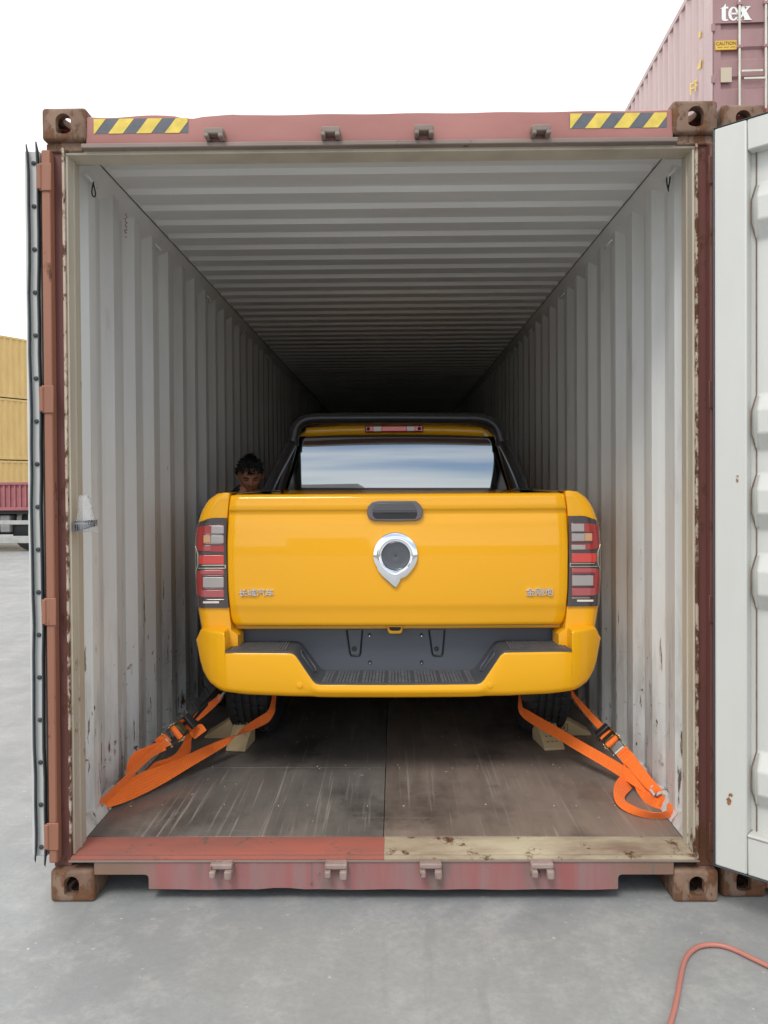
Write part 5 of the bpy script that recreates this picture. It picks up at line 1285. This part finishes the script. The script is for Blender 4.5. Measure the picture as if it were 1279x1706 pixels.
# ------------------------------------------------------------------ man standing between the truck and the left wall
YP = 2.12
hc = P(415, 789, YP); hz = hc.z
PE = empty('person', (-1.03, YP+.02, .167)); tag(PE, 'person in dark clothes looking down beside the truck, only the head visible', 'person')
def skin_body():
    J = {}; V = []; Rd = []; E = []
    def j(n, p, r_, par=None):
        J[n] = len(V); V.append(Vector(p)); Rd.append(r_)
        if par is not None: E.append((J[par], J[n]))
    bx, by = -1.035, YP+.02
    j('pelvis', (bx, by, 1.00), (.10, .15)); j('spine', (bx, by, 1.13), (.095, .135), 'pelvis'); j('chest', (bx+.01, by, 1.27), (.10, .16), 'spine'); j('upper', (bx+.025, by, 1.375), (.085, .14), 'chest')
    j('neck0', (bx+.06, by-.01, 1.43), (.055, .055), 'upper'); j('neck1', (hc.x-.005, by-.015, hz-.075), (.046, .046), 'neck0')
    for s, n in ((-1, 'a'), (1, 'b')):
        j('sh'+n, (bx+.01, by+s*.19, 1.36), (.052, .052), 'upper'); j('el'+n, (bx-.03, by+s*.235, 1.10), (.038, .038), 'sh'+n); j('wr'+n, (bx+.06, by+s*.20, .93), (.026, .026), 'el'+n)
        j('hip'+n, (bx, by+s*.09, .92), (.085, .085), 'pelvis'); j('kn'+n, (bx-.01, by+s*.10, .60), (.055, .055), 'hip'+n); j('an'+n, (bx, by+s*.10, .235), (.038, .038), 'kn'+n); 
        j('to'+n, (bx+.02, by+s*.12-.13, .205), (.034, .034), 'an'+n)
    me = bpy.data.meshes.new('body'); me.from_pydata([v-PE.location for v in V], E, []); o = bpy.data.objects.new('body', me); COL.objects.link(o)
    md = o.modifiers.new('skin', 'SKIN')
    if not me.skin_vertices: 
        pass
    for i, r_ in enumerate(Rd):
        me.skin_vertices[0].data[i].radius = r_ if isinstance(r_, tuple) else (r_, r_)
    me.skin_vertices[0].data[0].use_root = True
    sb_ = o.modifiers.new('sub', 'SUBSURF'); sb_.levels = 2; sb_.render_levels = 2
    return o
try:
    o = skin_body()
except Exception as e_:
    # skin data layer must exist before the modifier can read it
    for x in list(bpy.data.objects):
        if x.name.startswith('body') and x.type == 'MESH': bpy.data.objects.remove(x)
    raise
bpy.context.view_layer.update()
me = bpy.data.meshes.new_from_object(o.evaluated_get(bpy.context.evaluated_depsgraph_get())); bpy.data.objects.remove(o)
me.materials.clear(); me.materials.append(M['shirt']); me.materials.append(M['trousers']); me.materials.append(M['skin']); me.materials.append(M['black_pl'])
for p in me.polygons:
    c = p.center+PE.location; p.use_smooth = True
    p.material_index = 2 if (c.z > 1.475 and abs(c.x-hc.x) < .055) else (3 if c.z < .26 else (1 if c.z < 1.0 and c.x < -.9 else 0))
bo = bpy.data.objects.new('body', me); COL.objects.link(bo); bo.parent = PE
# hands: palm and five fingers each
for s in (-1, 1):
    w0 = Vector((-.975, YP+.02+s*.20, .93)); mb = MB()
    mb.tube([w0, w0+Vector((.015, 0, -.04)), w0+Vector((.02, 0, -.085))], [.024, .034, .030], 10)
    for k in range(4):
        b_ = w0+Vector((.02, (k-1.5)*.018, -.08)); l_ = (.06, .072, .068, .052)[k]
        mb.tube([b_, b_+Vector((.004, 0, -l_*.45)), b_+Vector((-.006, 0, -l_*.8)), b_+Vector((-.016, 0, -l_))], [.009, .0085, .0078, .006], 8)
    b_ = w0+Vector((.02, -s*.028, -.03)); mb.tube([b_, b_+Vector((.012, -s*.018, -.025)), b_+Vector((.016, -s*.024, -.05))], [.011, .010, .007], 8)
    mb.build('hand', 'skin', PE, smooth=60)
# head: front faces the camera, turned a little to its left and tipped down
def head_mesh():
    bm = bmesh.new(); bmesh.ops.create_icosphere(bm, subdivisions=5, radius=1)
    for v in bm.verts:
        x, y, z = v.co
        fx, fy, fz = .068, .092, .112
        # jaw: narrow below, chin forward
        if z < 0: fx *= 1-.30*(-z)**1.5; fy *= 1-.10*(-z)
        p = Vector((x*fx, y*fy, z*fz))
        def g(cx, cz, rx, rz_): return math.exp(-((p.x-cx)/rx)**2-((p.z-cz)/rz_)**2)
        if y < 0:
            f_ = 0
            f_ += .024*g(0, -.022, .011, .014)+.014*g(0, -.002, .007, .022)     # nose and bridge
            f_ += .006*g(-.012, -.027, .006, .007)+.006*g(.012, -.027, .006, .007)
            f_ -= .012*g(-.031, .006, .015, .011)+.012*g(.031, .006, .015, .011)    # sockets
            f_ += .006*g(-.030, .022, .020, .007)+.006*g(.030, .022, .020, .007)    # brows
            f_ += .005*g(-.042, -.022, .018, .016)+.005*g(.042, -.022, .018, .016)  # cheeks
            f_ += .008*g(0, -.050, .022, .005)+.008*g(0, -.063, .018, .006)-.004*g(0, -.0565, .020, .002)
            f_ += .010*g(0, -.092, .022, .014)
            p.y -= f_
        v.co = p
    for f in bm.faces: f.smooth = True
    me_ = bpy.data.meshes.new('head'); bm.to_mesh(me_); bm.free(); me_.materials.append(M['skin']); return me_
HM = Matrix.Translation(Vector((hc.x+.002, YP+.0, hz-.012))-PE.location) @ Matrix.Rotation(R(16), 4, 'Z') @ Matrix.Rotation(R(24), 4, 'X')
me = head_mesh(); me.transform(HM); ho = bpy.data.objects.new('head', me); COL.objects.link(ho); ho.parent = PE
def onhead(mb, name, mat, smooth=60):
    vs = [HM @ v for v in mb.v]; mb.v = [v+PE.location for v in vs]; o_ = mb.build(name, mat, ho, smooth=smooth); return o_
for s in (-1, 1):
    mb = MB(); mb.lathe([(-.004, .0002), (-.003, .010), (.004, .017), (.010, .014), (.012, .0002)], (s*.078, .008, -.008), 'x', 14); onhead(mb, 'ear', 'skin')
    mb = MB(); mb.tube([(s*.018, -.0905, .004), (s*.030, -.0895, .0075), (s*.043, -.083, .004)], .0024, 6); onhead(mb, 'eyelid', 'under')
    mb = MB(); mb.tube([(s*.014, -.101, .022), (s*.030, -.100, .028), (s*.047, -.090, .023)], [.0028, .0036, .002], 6); onhead(mb, 'eyebrow', 'hair')
mb = MB(); mb.tube([(-.019, -.094, -.0590), (-.008, -.1035, -.0565), (0, -.1045, -.0565), (.008, -.1035, -.0565), (.019, -.094, -.0590)], [.002, .0045, .004, .0045, .002], 8); onhead(mb, 'lips', 'lips')
# hair: tufts over a skull cap
mb = MB(); rows = []
for i in range(11):
    ph = R(2+i*9.2); row = []
    for k in range(28):
        th = 2*math.pi*k/28; fr_ = max(0, -math.sin(th)) ; lim = R(94)-(R(44) if fr_ > .6 else R(73)*fr_ if fr_ > 0 else 0)
        a = min(ph, lim)
        row.append((math.cos(th)*math.sin(a)*.084, .004+math.sin(th)*math.sin(a)*.104, math.cos(a)*.128+.002))
    rows.append(row)
mb.grid(rows, 0, True)
for k in range(620):
    th = random.uniform(0, 2*math.pi) if k < 430 else random.uniform(R(195), R(345)); fr_ = max(0, -math.sin(th)); a = random.uniform(0, R(90)-R(34)*min(1, fr_*1.3)) if k < 430 else random.uniform(R(36), R(66))
    n_ = Vector((math.cos(th)*math.sin(a), math.sin(th)*math.sin(a), math.cos(a))); p0 = Vector((n_.x*.079, .004+n_.y*.099, n_.z*.124))
    if k < 430: d_ = (n_+Vector((random.uniform(-.5, .5), random.uniform(-.7, .1), random.uniform(-.2, .7)))).normalized(); l_ = random.uniform(.014, .032)
    else: d_ = (n_*.35+Vector((random.uniform(-.6, .3), -.35, random.uniform(-1.0, -.2)))).normalized(); l_ = random.uniform(.014, .032); p0 += n_*.011
    sd = n_.cross(d_); sd = sd.normalized()*.0055 if sd.length > .01 else Vector((.006, 0, 0))
    mb.add([p0-sd, p0+sd, p0+d_*l_, p0+n_*.004], [(0, 1, 2), (1, 3, 2), (3, 0, 2)])
onhead(mb, 'hair', 'hair', 50)
